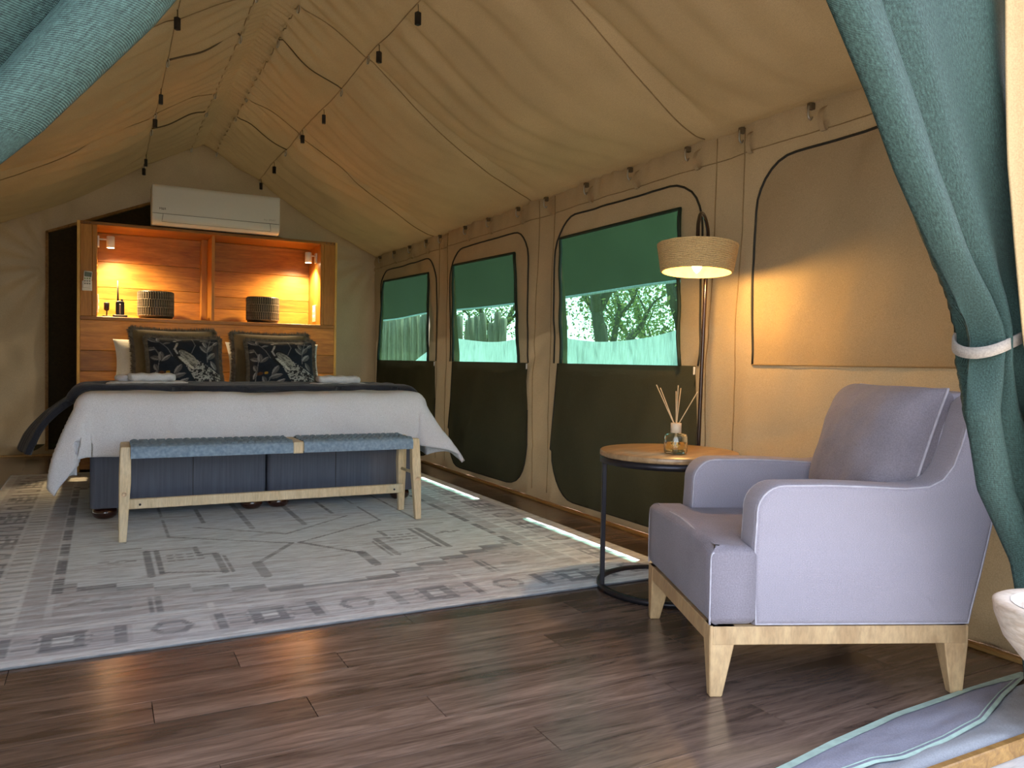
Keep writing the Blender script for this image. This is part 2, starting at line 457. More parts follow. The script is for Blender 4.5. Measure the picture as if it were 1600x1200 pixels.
def make_curtain_mat(name, col, cell):
    """open knitted shade cloth: small cells of thread and dark gaps"""
    M = Mat(name); uvn = M.node('ShaderNodeTexCoord')
    mp = M.node('ShaderNodeMapping'); mp.inputs['Scale'].default_value = (cell, cell, 1)
    M.link(uvn.outputs['UV'], mp.inputs['Vector'])
    w1 = M.node('ShaderNodeTexWave', wave_type='BANDS', bands_direction='X'); w1.inputs['Scale'].default_value = 1.0; w1.inputs['Distortion'].default_value = 1.2; w1.inputs['Detail Scale'].default_value = 2
    w2 = M.node('ShaderNodeTexWave', wave_type='BANDS', bands_direction='Y'); w2.inputs['Scale'].default_value = 1.0; w2.inputs['Distortion'].default_value = 1.2; w2.inputs['Detail Scale'].default_value = 2
    for w in (w1, w2): M.link(mp.outputs[0], w.inputs['Vector'])
    mu = M.node('ShaderNodeMath', operation='MULTIPLY'); M.link(w1.outputs['Fac'], mu.inputs[0]); M.link(w2.outputs['Fac'], mu.inputs[1])
    n = M.noise(mp.outputs[0], 0.9, 3, 0.7)
    ad = M.node('ShaderNodeMath', operation='MULTIPLY_ADD'); M.link(mu.outputs[0], ad.inputs[0]); ad.inputs[1].default_value = 0.6; M.link(n, ad.inputs[2])
    c = M.ramp(ad.outputs[0], [(0.35, tuple(x * 0.22 for x in col)), (0.62, col), (0.95, tuple(min(1, x * 3.4 + 0.025) for x in col))])
    b = M.bsdf(c, 0.48, M.bump(ad.outputs[0], 0.7, 0.002), spec=0.3)
    t = M.node('ShaderNodeBsdfTranslucent'); M.link(c, t.inputs['Color'])
    a = M.node('ShaderNodeMixShader'); a.inputs[0].default_value = 0.12; M.link(b, a.inputs[1]); M.link(t.outputs[0], a.inputs[2])
    return M.done(a.outputs[0])
m_curtain = make_curtain_mat('teal_shade_cloth', (0.021, 0.045, 0.037), 150)

def print_mat(name, rough=0.9, fleck=0.35, sheen=0.0, fscale=(1, 1, 1), fsz=60, bmp=0.3):
    M = Mat(name); a = M.node('ShaderNodeVertexColor'); a.layer_name = 'print'
    n = M.noise(M.coord(scale=fscale), fsz, 4, 0.65); n2 = M.noise(M.coord(), 420, 2)
    c = M.mix(1.0, a.outputs['Color'], M.ramp(n, [(0.32, (1 - fleck,) * 3 + (1,)), (0.6, (1.04,) * 3 + (1,))]), 'MULTIPLY')
    return M.done(M.bsdf(c, rough, M.bump(n2, bmp, 0.002), sheen=sheen, spec=0.2))
m_rug = print_mat('woven_rug', 0.95, 0.32, 0.1, (0.35, 2.2, 1), 26)
m_peacock = print_mat('printed_velvet', 0.7, 0.2, 0.2, fsz=30)

# ================================================================== SETTING
XR, XL, YB, YF, XM = 2.65, -0.90, 8.30, 1.15, 0.875
EAVE, RIDGE = 2.05, 3.04

# ---------- floor: sub-floor with planks running across the tent
floor = box('floor', (XL - .1, YF - .03, -0.06), (XR + .12, YB + .15, -0.013), m_darkpanel)
tag(floor, 'dark oak plank floor of the tent', 'floor', kind='structure')
PW, PL = 0.142, 1.22
plank_cache = {}
def plank_mesh(L):
    k = round(L, 3)
    if k not in plank_cache:
        bm = bmesh.new(); bmesh.ops.create_cube(bm, size=1)
        for v in bm.verts:
            top = v.co.z > 0; g = 0.0012 if top else 0.0004
            v.co = Vector(((L / 2 - g) * (1 if v.co.x > 0 else -1), (PW / 2 - g) * (1 if v.co.y > 0 else -1), 0.0 if top else -0.013))
        me = bpy.data.meshes.new('plank'); bm.to_mesh(me); bm.free(); me.materials.append(m_plank); plank_cache[k] = me
    return plank_cache[k]
rows = np.arange(1.785 - PW * 4.5 + PW / 2, YB + .1, PW)
offs = {2.463: 0.0}
for ri, yr in enumerate(rows):
    if yr < YF + 0.02: continue
    off = [0.12, 0.66, 0.37, 0.98, 0.24, 0.80, 0.50][ri % 7] - 3 * PL
    x = off
    while x < XR + .08:
        a = max(x, XL - .05); b = min(x + PL, XR + .08)
        if b - a > 0.03:
            o = bpy.data.objects.new('plank', plank_mesh(b - a)); COL.objects.link(o); o.parent = floor; o.location = ((a + b) / 2, yr, 0)
        x += PL

# ---------- deck outside the front, and ground
deck = box('deck', (-3.2, -2.6, -0.12), (5.2, YF - .04, -0.052), m_darkpanel)
tag(deck, 'white painted board deck outside the tent', 'deck', kind='structure')
dm = {}
for k, y in enumerate(np.arange(-2.55, YF - .05, 0.145)):
    for x0, x1 in ((-3.2, 0.9 + 0.4 * (k % 3)), (0.9 + 0.4 * (k % 3), 5.2)):
        key = round(x1 - x0, 3)
        if key not in dm:
            o = box('deck_board', (-(x1 - x0) / 2 + .002, -0.069, -0.022), ((x1 - x0) / 2 - .002, 0.069, 0), m_deck, deck, 0.003, 1); dm[key] = o.data
        else:
            o = bpy.data.objects.new('deck_board', dm[key]); COL.objects.link(o); o.parent = deck
        o.location = ((x0 + x1) / 2, y, -0.03)
def gnd(U, V):
    return U, V, -0.55 + 0.10 * fbm(U * .3, V * .3, 3) - 0.0 * U
M_ = Mat('dry_ground'); gv = M_.coord(); gn = M_.noise(gv, 1.6, 6, 0.65)
m_ground = M_.done(M_.bsdf(M_.ramp(gn, [(0.3, (0.10, 0.09, 0.03)), (0.55, (0.24, 0.19, 0.09)), (0.75, (0.30, 0.25, 0.15))]), 0.95, M_.bump(gn, 0.5, 0.05)))
ground = grid('ground', np.linspace(-40, 45, 90), np.linspace(-35, 50, 90), gnd, m_ground)
tag(ground, 'dry grassy ground outside the tent', 'ground', kind='structure')

# ---------- right wall with three net windows and one closed window
WIN = [  # net corners (y,z): top-far, top-near, bottom-near, bottom-far ; zip y range ; flap y range
    dict(net=[(8.00, 1.765), (6.70, 1.735), (6.58, .93), (8.02, .93)], zip=(8.10, 6.52), flap=(8.14, 6.50)),
    dict(net=[(6.14, 1.748), (5.02, 1.724), (4.85, .93), (6.01, .93)], zip=(6.20, 4.80), flap=(6.10, 4.78)),
    dict(net=[(4.38, 1.744), (3.19, 1.741), (3.12, .93), (4.27, .93)], zip=(4.45, 3.03), flap=(4.37, 3.03)),
]
FRAME_Y = (8.22, 6.40, 4.60, 2.86, 1.25)
def wall_x(y, z, sgn=1.0):
    g = np.clip((z - 1.93) / .12, 0, 1)
    w = 0.006 * np.sin(y * 46 + 3 * np.sin(y * 5)) * g
    # folds pulled down from the eave and up from the foot
    w = w + 0.026 * fbm(y * 3.1 + z * 1.2, z * 1.1 - y * .5, 2, 4)
    dg = np.abs(np.sin((y * 1.7 + z * 2.3) * 2.2 + 2 * fbm(y, z, 41)))                    # slack diagonal creases
    w = w + 0.018 * (1 - dg) ** 3 * np.clip(fbm(y * 1.3, z * 1.3, 43) * 2, 0, 1)
    for fy in FRAME_Y:                                   # taut pole pockets with creases beside them
        d = np.abs(y - fy); w = w + 0.012 * np.exp(-(d / .10) ** 2) - 0.006 * np.exp(-((d - .17) / .05) ** 2)
    w = w + 0.012 * np.exp(-((z - .05) / .18) ** 2) * np.sin(y * 9 + 1)
    return w
def rw(y, z): return XR + wall_x(y, z), y, z
NETOFF = .040
def hole(w):
    a, b, c, d = w['net']; sh = NETOFF * c[0] / XR + .028
    return [a, (b[0] + .012, b[1]), (c[0] + sh, c[1]), d]
wall_r = panel('wall_right', [(YF + .02, .004), (YB + .06, .004), (YB + .06, EAVE + .03), (YF + .02, EAVE + .03)], [hole(w) for w in WIN], 0.034, rw, m_canvas)
tag(wall_r, 'tan canvas tent wall with three net windows', 'wall', kind='structure')
def onwall(y, z, off): return (XR + float(wall_x(np.array([y]), np.array([z]))[0]) - off, y, z)
def arch(y0, y1, z0, z1, r, n=7):
    """open path up one side, over a rounded top and down the other"""
    P = [(y0, z0 + (z1 - r - z0) * k / 12) for k in range(12)]
    s = -1 if y1 < y0 else 1
    for k in range(n + 1):
        a = PI / 2 * k / n; P.append((y0 + s * r * (1 - math.cos(a)), z1 - r + r * math.sin(a)))
    for k in range(1, 13): P.append((y0 + s * r + (y1 - y0 - 2 * s * r) * k / 13, z1))
    for k in range(n + 1):
        a = PI / 2 * (1 - k / n); P.append((y1 - s * r * (1 - math.cos(a)), z1 - r + r * math.sin(a)))
    P += [(y1, z1 - r + (z0 - z1 + r) * k / 12) for k in range(1, 13)]
    return P
for wi, w in enumerate(WIN):
    root = thing('window_%d' % (wi + 1), ['net window beside the bed, farthest along the tan wall', 'net window between the bed and the lamp, middle of the three', 'widest net window, just behind the raffia floor lamp'][wi], 'window', (XR, (w['zip'][0] + w['zip'][1]) / 2, .93), kind='structure')
    iv = root.matrix_basis.inverted()
    ox, oy, oz = root.location
    (a, b, c, d) = w['net']
    def netf(U, V):
        top = [np.interp(U, [0, 1], [a[k], b[k]]) for k in (0, 1)]; bot = [np.interp(U, [0, 1], [d[k], c[k]]) for k in (0, 1)]
        y = bot[0] * (1 - V) + top[0] * V; z = bot[1] * (1 - V) + top[1] * V
        x = XR - NETOFF * (1 - V) ** 0.7 + 0.008 * fbm(y * 2.2, z * 2.0 + wi * 7, 5) * V * (1 - V) * 4 + 0.003 * V
        return x - ox, y - oy, z - oz
    grid('net', np.linspace(0, 1, 40), np.linspace(0, 1, 26), netf, m_net, root)
    edge = []
    for U, V in [(0, t / 16) for t in range(17)] + [(t / 16, 1) for t in range(1, 17)] + [(1, 1 - t / 16) for t in range(1, 17)]:
        p = netf(np.array([float(U)]), np.array([float(V)])); wob = 0.006 * math.sin(V * 17 + U * 9 + wi)
        edge.append((float(p[0][0]) - .012, float(p[1][0]) + wob * (1 if U in (0, 1) else 0), float(p[2][0])))
    tube('binding', edge, 0.011, m_netedge, root, 6)
    zp = arch(w['zip'][0], w['zip'][1], .93, 1.872, .25)
    tube('zip', [Vector(onwall(y + .006 * math.sin(z * 9 + wi), z, .006)) - root.location for y, z in zp], 0.006, m_zip, root, 5)
    y0, y1 = w['flap']; r = .30; outl = [(y1, .93), (y0, .93), (y0 + .03, .6), (y0 + .07, .36)]
    for k in range(8):
        t = PI / 2 * k / 7; outl.append((y0 + .05 - r * .9 + r * .9 * math.cos(t), .05 + r - r * math.sin(t)))
    for k in range(8):
        t = PI / 2 * k / 7; outl.append((y1 - .01 + r - r * math.sin(t), .05 + r - r * math.cos(t)))
    outl.append((y1 - .02, .6))
    def flapf(y, z):
        t = np.clip((.93 - z) / .9, 0, 1); s = np.clip((y - y1) / (y0 - y1), 0, 1)
        x = XR - 0.016 - 0.030 * np.sin(PI * t) * np.sin(PI * s) + 0.014 * fbm(y * 2.3, z * 1.7 + wi * 3, 8) * t + 0.010 * np.sin(s * 14 + 2 * z) * np.exp(-((s - .1) / .12) ** 2) * t + np.minimum(wall_x(y, z), 0)
        return x - ox, y - oy, z - oz
    panel('flap', outl[::-1], [], 0.04, flapf, m_olive, root)
    fp = [flapf(np.array([p[0]]), np.array([p[1]])) for p in outl[1:]]
    tube('flap_piping', [(float(p[0][0]) - .002, float(p[1][0]), float(p[2][0])) for p in fp], 0.004, m_zip, root, 5)
    for yy in (w['flap'][1] + .01,):
        box('zip_pull', (XR - .022 - ox, yy - .006 - oy, .885 - oz), (XR - .012 - ox, yy + .006 - oy, .925 - oz), m_white, root, .002, 1)
root = thing('window_4', 'closed canvas window with dark zip behind the armchair', 'window', (XR, 2.0, .93), kind='structure')
zp = arch(2.655, 1.33, .94, 1.862, .22)
tube('zip', [Vector(onwall(y, z, .006)) - root.location for y, z in zp], 0.006, m_zip, root, 5)
def shutf(y, z):
    s = np.clip((2.655 - y) / 1.32, 0, 1); t = np.clip((z - .94) / .92, 0, 1)
    return wall_x(y, z) - .004 - .012 * np.sin(PI * s) * np.sin(PI * t) + .008 * fbm(y * 3 + z * 3, z * 3 - y * 3, 12), y - 2.0, z - .93
panel('shutter', [(p[0], p[1]) for p in zp][::-1], [], 0.04, shutf, m_canvas, root)
tube('sill_seam', [Vector(onwall(y, .94, .01)) - root.location for y in np.linspace(2.655, 1.33, 30)], 0.003, m_stitch, root, 5)

# stitched seams on the wall, skirt, batten
for fy in FRAME_Y[1:4]:
    for dy in (-.10, .10):
        tube('seam', [onwall(fy + dy + .02 * math.sin(z * 2.2), z, .002) for z in np.linspace(.06, 2.04, 40)], 0.003, m_stitch, wall_r, 5)
tube('valance_seam', [onwall(y, 1.925, .002) for y in np.linspace(YF + .1, YB - .02, 160)], 0.0025, m_stitch, wall_r, 5)
def skirt(U, V): return XR + .065 - .01 * V + .006 * np.sin(U * 11), U, -.02 + V * .12
def leak_skirt_b(U, V): return U, YB + .045 - .02 * V, -.02 + V * .12
skb = grid('skirt', np.linspace(XL, XR, 40), np.linspace(0, 1, 4), leak_skirt_b, m_olive, None)  # unseen strip added behind the gable foot to stop light leaking in
sk = grid('skirt', np.linspace(YF + .0, YB + .05, 120), np.linspace(0, 1, 5), skirt, m_olive, wall_r)  # dark foot strip, placed to stop light leaking under the wall
bt = box('trim_1', (2.585, YF + .1, 0), (2.615, YB - .02, .016), m_batten, None, .003, 1)
tag(bt, 'thin oiled wood batten along the foot of the tan wall', 'batten', kind='structure')
bt2 = box('trim_2', (XL + .03, YB - .06, 0), (XR - .06, YB - .03, .016), m_batten, None, .003, 1)
tag(bt2, 'thin oiled wood batten along the foot of the gable wall behind the bed', 'batten', kind='structure')

# eave hooks and canvas loops (parts of the wall)
eave_hooks = [8.10, 7.64, 7.19, 6.75, 6.42, 5.88, 5.45, 4.96, 4.56, 4.07, 3.62, 3.13, 2.75, 2.35, 1.95, 1.55]
hk = None
for i, y in enumerate(eave_hooks):
    P = smooth_path([(XR - .005, y, 2.045), (XR - .03, y, 2.03), (XR - .035, y, 1.99), (XR - .022, y, 1.972), (XR - .012, y, 1.985)], 5)
    if hk is None:
        hk = tube('hook', [Vector(p) - Vector((XR, y, 2.0)) for p in P], 0.0045, m_steel, wall_r, 6)
        hk.location = (XR, y, 2.0)
        sp = smooth_path([(-.006, 0, .03), (-.026, .004, .01), (-.034, .004, -.03), (-.026, 0, -.066), (-.010, -.003, -.072), (-.006, -.004, -.03)], 4)
        lv = [(p[0], p[1] + e, p[2]) for p in sp for e in (-.013, .013)]
        lp = mesh('loop', lv, [(2 * k, 2 * k + 1, 2 * k + 3, 2 * k + 2) for k in range(len(sp) - 1)], m_canvas, wall_r)
        lp.location = (XR, y - .055, 1.985)
        strap = box('strap', (-.034, -.011, -.005), (-.004, .011, .022), m_cord, wall_r, .003, 1); strap.location = (XR, y, 2.02)
    else:
        for src, q in ((hk, (XR, y, 2.0)), (lp, (XR, y - .055 - .01 * (i % 3), 1.985)), (strap, (XR, y, 2.02))):
            o = src.copy(); COL.objects.link(o); o.location = q

# ---------- left wall (outside the frame), back gable and front
def lw(y, z): return XL - wall_x(y, z), y, z
wall_l = panel('wall_left', [(YF + .02, .03), (YB, .03), (YB, EAVE), (YF + .02, EAVE)], [], 0.06, lw, m_canvas, flip=True)
tag(wall_l, 'plain tan canvas tent wall facing the windows', 'wall', kind='structure')
for y0, y1 in ((8.1, 6.52), (6.2, 4.8), (4.45, 3.03)):
    tube('zip', [(XL - float(wall_x(np.array([y]), np.array([z]))[0]) + .006, y, z) for y, z in arch(y0, y1, .93, 1.87, .25)], 0.006, m_zip, wall_l, 5)
def roofz(x): return RIDGE - (RIDGE - EAVE) / (XR - XM) * np.abs(x - XM)
def back_y(x, z):
    cx = np.abs(x - XM)
    f = 0.035 * fbm(x * 2.0 + z * .6, z * .8 - x * .3, 21, 4)
    a = np.arctan2(z - 1.75, x - (-.42)); r = np.hypot(z - 1.75, x + .42)            # creases pulled from the corners
    f = f + 0.030 * np.sin(a * 15) * np.exp(-r / .9)
    a2 = np.arctan2(z - 2.03, x - XR); r2 = np.hypot(z - 2.03, x - XR)
    f = f + 0.034 * np.sin(a2 * 14) * np.exp(-r2 / .5)
    f = f + 0.022 * np.sin(x * 16 + 1.5 * z + 2 * fbm(x * 2, z, 7)) * np.clip((z - 2.35) / .5, 0, 1)
    f = f + 0.022 * np.sin((x - z * .8) * 13) * np.clip((1.5 - z), 0, 1) * np.clip((.2 - x), 0, 1)
    return YB - f
HOUSE = [(-.45, .05), (1.92, .05), (1.92, 2.04), (.735, 2.53), (-.45, 2.04)]
def bw(x, z): return x, back_y(x, z), z
gable = [(XL - .03, .004), (XR + .03, .004), (XR + .03, EAVE + .06), (XM, RIDGE + .08), (XL - .03, EAVE + .06)]
wall_b = panel('wall_back', gable, [HOUSE], 0.034, bw, m_canvas, flip=True)
skb.parent = wall_b
tag(wall_b, 'creased tan canvas gable wall behind the headboard', 'wall', kind='structure')
# house-shaped doorway in the gable; a dark board stands for its unlit interior
dk = thing('door_1', 'house-shaped doorway behind the headboard with thin wooden edge, its dark interior a painted panel', 'panel', (.735, YB, 0), kind='structure')
mesh('board', [(x - .735, y, z) for y in (.03, .06) for x, z in HOUSE], [(0, 1, 2, 3, 4), (9, 8, 7, 6, 5)] + [(i, i + 5, (i + 1) % 5 + 5, (i + 1) % 5) for i in range(5)], m_darkpanel, dk, False)
for i in (1, 2, 3, 4):
    a = HOUSE[i]; b = HOUSE[(i + 1) % 5]
    d = Vector((b[0] - a[0], 0, b[1] - a[1])); L = d.length; an = math.atan2(d.z, d.x)
    o = box('edge_strip', (-.006, -.03, -.012), (L + .006, .03, .012), m_batten, dk, .002, 1); o.location = (a[0] - .735, 0, a[1]); o.rotation_euler = (0, -an, 0)
# front: canvas either side of the wide entrance and a gable above
wall_f = thing('wall_front', 'tan canvas front of the tent around the wide entrance', 'wall', (0, 0, 0), kind='structure')
def ff(x, z): return x, YF + .02 + .015 * np.sin(x * 22) + 0 * z, z
panel('gable_canvas', [(XL, 2.12), (XR, 2.12), (XM, RIDGE)], [], 0.08, ff, m_canvas, wall_f)
panel('side_canvas', [(2.32, .03), (XR, .03), (XR, 2.12), (2.32, 2.12)], [], 0.05, ff, m_canvas, wall_f)
panel('side_canvas', [(XL, .03), (-.55, .03), (-.55, 2.12), (XL, 2.12)], [], 0.05, ff, m_canvas, wall_f)

# ---------- ceiling: hung canvas lining with sag, gathers and seams
H1, H2 = 0.115, 0.53          # distances of the two hook lines from the ridge
SEAM_Y = (1.15, 2.88, 4.65, 6.45, 8.30)
def ceil_z(x, y):
    s = x - XM; a = np.abs(s); half = np.where(s > 0, XR - XM, XM - XL)
    k = (RIDGE - EAVE) / half
    z = RIDGE - k * a
    # bay position along the tent
    b = np.zeros_like(y)
    for i in range(len(SEAM_Y) - 1):
        m_ = (y >= SEAM_Y[i]) & (y <= SEAM_Y[i + 1]); b = np.where(m_, (y - SEAM_Y[i]) / (SEAM_Y[i + 1] - SEAM_Y[i]), b)
    sagy = np.sin(PI * np.clip(b, 0, 1)) ** .6
    t = np.clip((a - H2) / (half - H2), 0, 1)
    z = z - .115 * sagy * np.sin(PI * t) ** .8 - .02 * np.sin(PI * t)
    # gathers hanging from the hook line, fading down the slope, slanted
    ga = np.exp(-np.clip(a - H2, 0, 9) / .42) * np.clip((a - H2) / .03, 0, 1)
    yy = y + .28 * (a - H2) + .05 * np.sin(a * 6 + y)
    z = z + ga * (.027 * np.sin(yy * 24 + 2 * np.sin(y * 3)) * (0.35 + vn(y * 1.7, a * 0, 9)) + .006 * np.sin(yy * 47))
    # inner lining between the hook lines: sag toward the room and gathers from the inner line
    ti = np.clip((a - H1) / (H2 - H1), 0, 1)
    inn = (a > H1) & (a < H2)
    z = z - np.where(inn, .022 * sagy * np.sin(PI * ti), 0)
    gi = np.where(inn, np.exp(-(a - H1) / .16), 0)
    z = z + gi * (.032 * np.sin((y - .5 * (a - H1)) * 34 + 2 * np.sin(y * 4)) * (0.4 + vn(y * 2.3, 0 * y, 4)))
    # ridge band: tight shirring
    z = z + np.where(a < H1, .013 * np.sin(y * 92 + s * 10) * np.clip(a / .02, 0, 1) * np.where(s > 0, 1.0, .45), 0) - np.where(a < H1, .010, 0)
    z = z + .034 * fbm(x * 1.6, y * 1.3, 33, 4)
    # pull up at the seams
    for sy in SEAM_Y[1:-1]:
        z = z + .022 * np.exp(-((y - sy) / .05) ** 2) * np.sin(PI * t) - .012 * np.exp(-((y - sy - .12) / .08) ** 2) * np.sin(PI * t)
    e = np.clip((a - half + .06) / .06, 0, 1)
    z = np.where(a > half - .06, z * (1 - e) + (RIDGE - k * a) * e, z)
    # gable end: rolls down to meet the wall
    return z
def ceil(U, V): return U, V, ceil_z(U, V)
xs = np.unique(np.concatenate([np.linspace(XL - .04, XM - H2, 46), np.linspace(XM - H2, XM + H2, 70), np.linspace(XM + H2, XR + .04, 60)]))
ceiling = grid('ceiling', xs, np.arange(YF, YB + .08, .0145), ceil, m_roof, flip=True)
tag(ceiling, 'tan canvas tent roof lining with hook lines and gathers', 'ceiling', kind='structure')
# outer fly sheet above, unseen; overhang widened to keep sun off the window nets
def flyf(U, V):
    a = np.abs(U - XM); return U, V, np.minimum(RIDGE + .14 - .548 * a, 3.2) + .01 * fbm(U, V, 51)
fly = grid('fly_sheet', np.linspace(XL - .375, XR + .375, 30), np.linspace(YF - .35, YB + .4, 40), flyf, m_fly)
tag(fly, 'outer canvas fly sheet above the tent roof', 'fly sheet', kind='structure')

def cz(x, y, off=.006): return (x, y, float(ceil_z(np.array([float(x)]), np.array([float(y)]))[0]) - off)
def on_ceiling(a, b, n=14, off=.004): return [cz(a[0] + (b[0] - a[0]) * t / n, a[1] + (b[1] - a[1]) * t / n, off) for t in range(n + 1)]
for s in (1, -1):
    for q in (H1, H2):
        tube('hem_seam', on_ceiling((XM + s * q, YF + .1), (XM + s * q, YB - .02), 150, .002), 0.0028, m_stitch, ceiling, 5)
    for y in (3.42, 5.19, 6.93):
        tube('flap_cord', on_ceiling((XM + s * H1, y), (XM + s * H2, y + (.0 if s > 0 else .02)), 14, .006), 0.006 if s < 0 else .004, m_cord, ceiling, 6)
    for y in SEAM_Y[1:4]:
        tube('seam', on_ceiling((XM + s * H1, y - .05), (XM + s * (1.76), y + .13), 50, .003), 0.0035, m_stitch, ceiling, 5)
hook_p = smooth_path([(0, 0, 0), (.006, .003, -.02), (.002, .008, -.045), (-.008, .002, -.05), (-.006, -.004, -.02)], 4)
tog = hok = drop = None
hooks = [(s * q, y) for s in (1, -1) for q in (H1, H2) for y in (2.8, 3.40, 4.60, 5.19, 6.42, 6.98, 8.22)]
toggles = [(s * .535, y) for s, ys in ((1, (2.2, 3.10, 3.78, 4.41, 5.68, 6.36, 7.52, 8.20)), (-1, (2.25, 3.2, 3.86, 4.48, 5.77, 6.43, 7.80, 8.20))) for y in ys]
for dx, y in hooks:
    p = cz(XM + dx, y, .002)
    if hok is None: hok = tube('hook', hook_p, 0.004, m_steel, ceiling, 6); o = hok
    else: o = hok.copy(); COL.objects.link(o)
    o.location = p
for dx, y in toggles:
    p = cz(XM + dx, y, .002)
    if tog is None:
        tog = box('toggle', (-.013, -.013, -.105), (.013, .013, -.04), m_black, ceiling, .005, 2); drop = tube('toggle_cord', [(0, 0, 0), (.002, 0, -.03), (0, 0, -.06)], 0.0025, m_cord, ceiling, 5); o, o2 = tog, drop
    else: o = tog.copy(); COL.objects.link(o); o2 = drop.copy(); COL.objects.link(o2)
    o.location = p; o2.location = p
    o.rotation_euler = (0, 0, y * 3)

# ================================================================== RUG
RX0, RX1, RY0, RY1 = -0.61, 2.33, 2.68, 6.94
rcx, rcy = (RX0 + RX1) / 2, (RY0 + RY1) / 2
nx, ny = 380, 550
gx = np.linspace(RX0, RX1, nx); gy = np.linspace(RY0, RY1, ny)
GX, GY = np.meshgrid(gx, gy, indexing='ij')
LIGHT = np.array([.76, .83, .88]); MID = np.array([.50, .50, .53]); DARK = np.array([.16, .165, .19]); PINK = np.array([.60, .575, .60]); WHITE = np.array([.84, .86, .88])
RC = np.zeros((nx, ny, 3)); RC[:] = PINK * .92
def paint(mask, c, a=1.0):
    w = (mask * a)[..., None]; RC[:] = RC * (1 - w) + np.asarray(c) * w
dxe = np.minimum(GX - RX0, RX1 - GX); dye = np.minimum(GY - RY0, RY1 - GY); de = np.minimum(dxe, dye)
# horizontal wear streaks used everywhere
streak = fbm(GX * 5, GY * 42, 3, 4); streak2 = fbm(GX * 9, GY * 60, 8, 3)
paint(streak > .05, LIGHT, .55); paint(streak2 > .25, MID, .5)
BW = .455
# border bands
paint((de < .055), WHITE, .8); paint((de > .055) & (de < .30), PINK, .55)
paint((np.abs(de - .325) < .022), WHITE, .6); paint((np.abs(de - .40) < .03), MID, .35); paint(np.abs(de - .445) < .012, WHITE, .5)
# running coordinate along the border
along = np.where(dye < dxe, GX - rcx, GY - rcy); inb = (de > .055) & (de < .30)
bz = (de - .18)
def motif(period, phase, fn):
    q = (along - phase + period / 2) % period - period / 2
    return fn(q, bz) & inb
paint(motif(.645, .3225, lambda q, b: (np.abs(q) < .062) & (np.abs(b) < .075) & ~((np.abs(q) < .030) & (np.abs(b) < .045))), DARK, .7)      # ringed block
paint(motif(.645, .3225, lambda q, b: (np.abs(q) < .030) & (np.abs(b) < .045)), WHITE, .9)
paint(motif(.645, .3225, lambda q, b: (np.abs(q) < .092 - np.abs(b) * .3) & (np.abs((np.abs(b) % .05) - .025) < .012) & (np.abs(b) < .09)), DARK, .6)
for ph in (.165, -.165):
    paint(motif(.645, ph * .95, lambda q, b: (np.abs(q) < .018) & (np.abs(b) < .09)), DARK, .7)
    paint(motif(.645, ph * 1.30, lambda q, b: (np.abs(q) < .035) & ((b % .045) < .020) & (np.abs(b) < .06)), DARK, .55)
paint(motif(.645, 0.0, lambda q, b: (np.abs(q) + np.abs(b) * .45 < .070) & (np.abs(b) < .068) & ~((np.abs(q) + np.abs(b) * .45 < .046) & (np.abs(b) < .042))), DARK, .62)  # octagon
paint(motif(.645, 0.0, lambda q, b: (np.abs(q) < .125) & (np.abs(b) < .09) & (np.abs(q) + np.abs(b) * .45 > .075)), WHITE, .5)
# ladder stripe down the long sides
lad = (np.abs(dxe - .30) < .055) & (dye > .3)
paint(lad, WHITE, .75); paint(lad & (((GY * 1.0) % .075) < .028) & (np.abs(dxe - .30) < .040), DARK, .42)
dash = (np.abs(dxe - BW) < .020) & (dye > BW + .3) & ((GY % .34) < .26); paint(dash, DARK, .8)
# field
fld = (dxe > BW + .02) & (dye > BW)
fx = np.abs(GX - rcx); fy = np.abs(GY - rcy)
paint(fld, MID, .30)
stepx = np.floor(fx / .135) * .135
bound = (rcy - 3.13) - np.clip(stepx - .06, 0, 9) * .46                    # stepped medallion edge
med = fld & (fy < bound)
paint(med, LIGHT, .85)
paint(fld & (np.abs(fy - bound) < .032) & (fx < 1.0), DARK, .72)
paint(fld & (np.abs(fy - bound - .07) < .014) & (((fx * 1.0) % .135) < .10), MID, .7)
paint(fld & (fy > bound + .07) & (streak > -.05), PINK, .6)
def seg(x0, y0, x1, y1, w, c=DARK, a=.7):
    d = np.array([x1 - x0, y1 - y0]); L = np.hypot(*d) + 1e-9; t = np.clip(((GX - x0) * d[0] + (GY - y0) * d[1]) / L ** 2, 0, 1)
    paint(np.hypot(GX - x0 - t * d[0], GY - y0 - t * d[1]) < w, c, a)
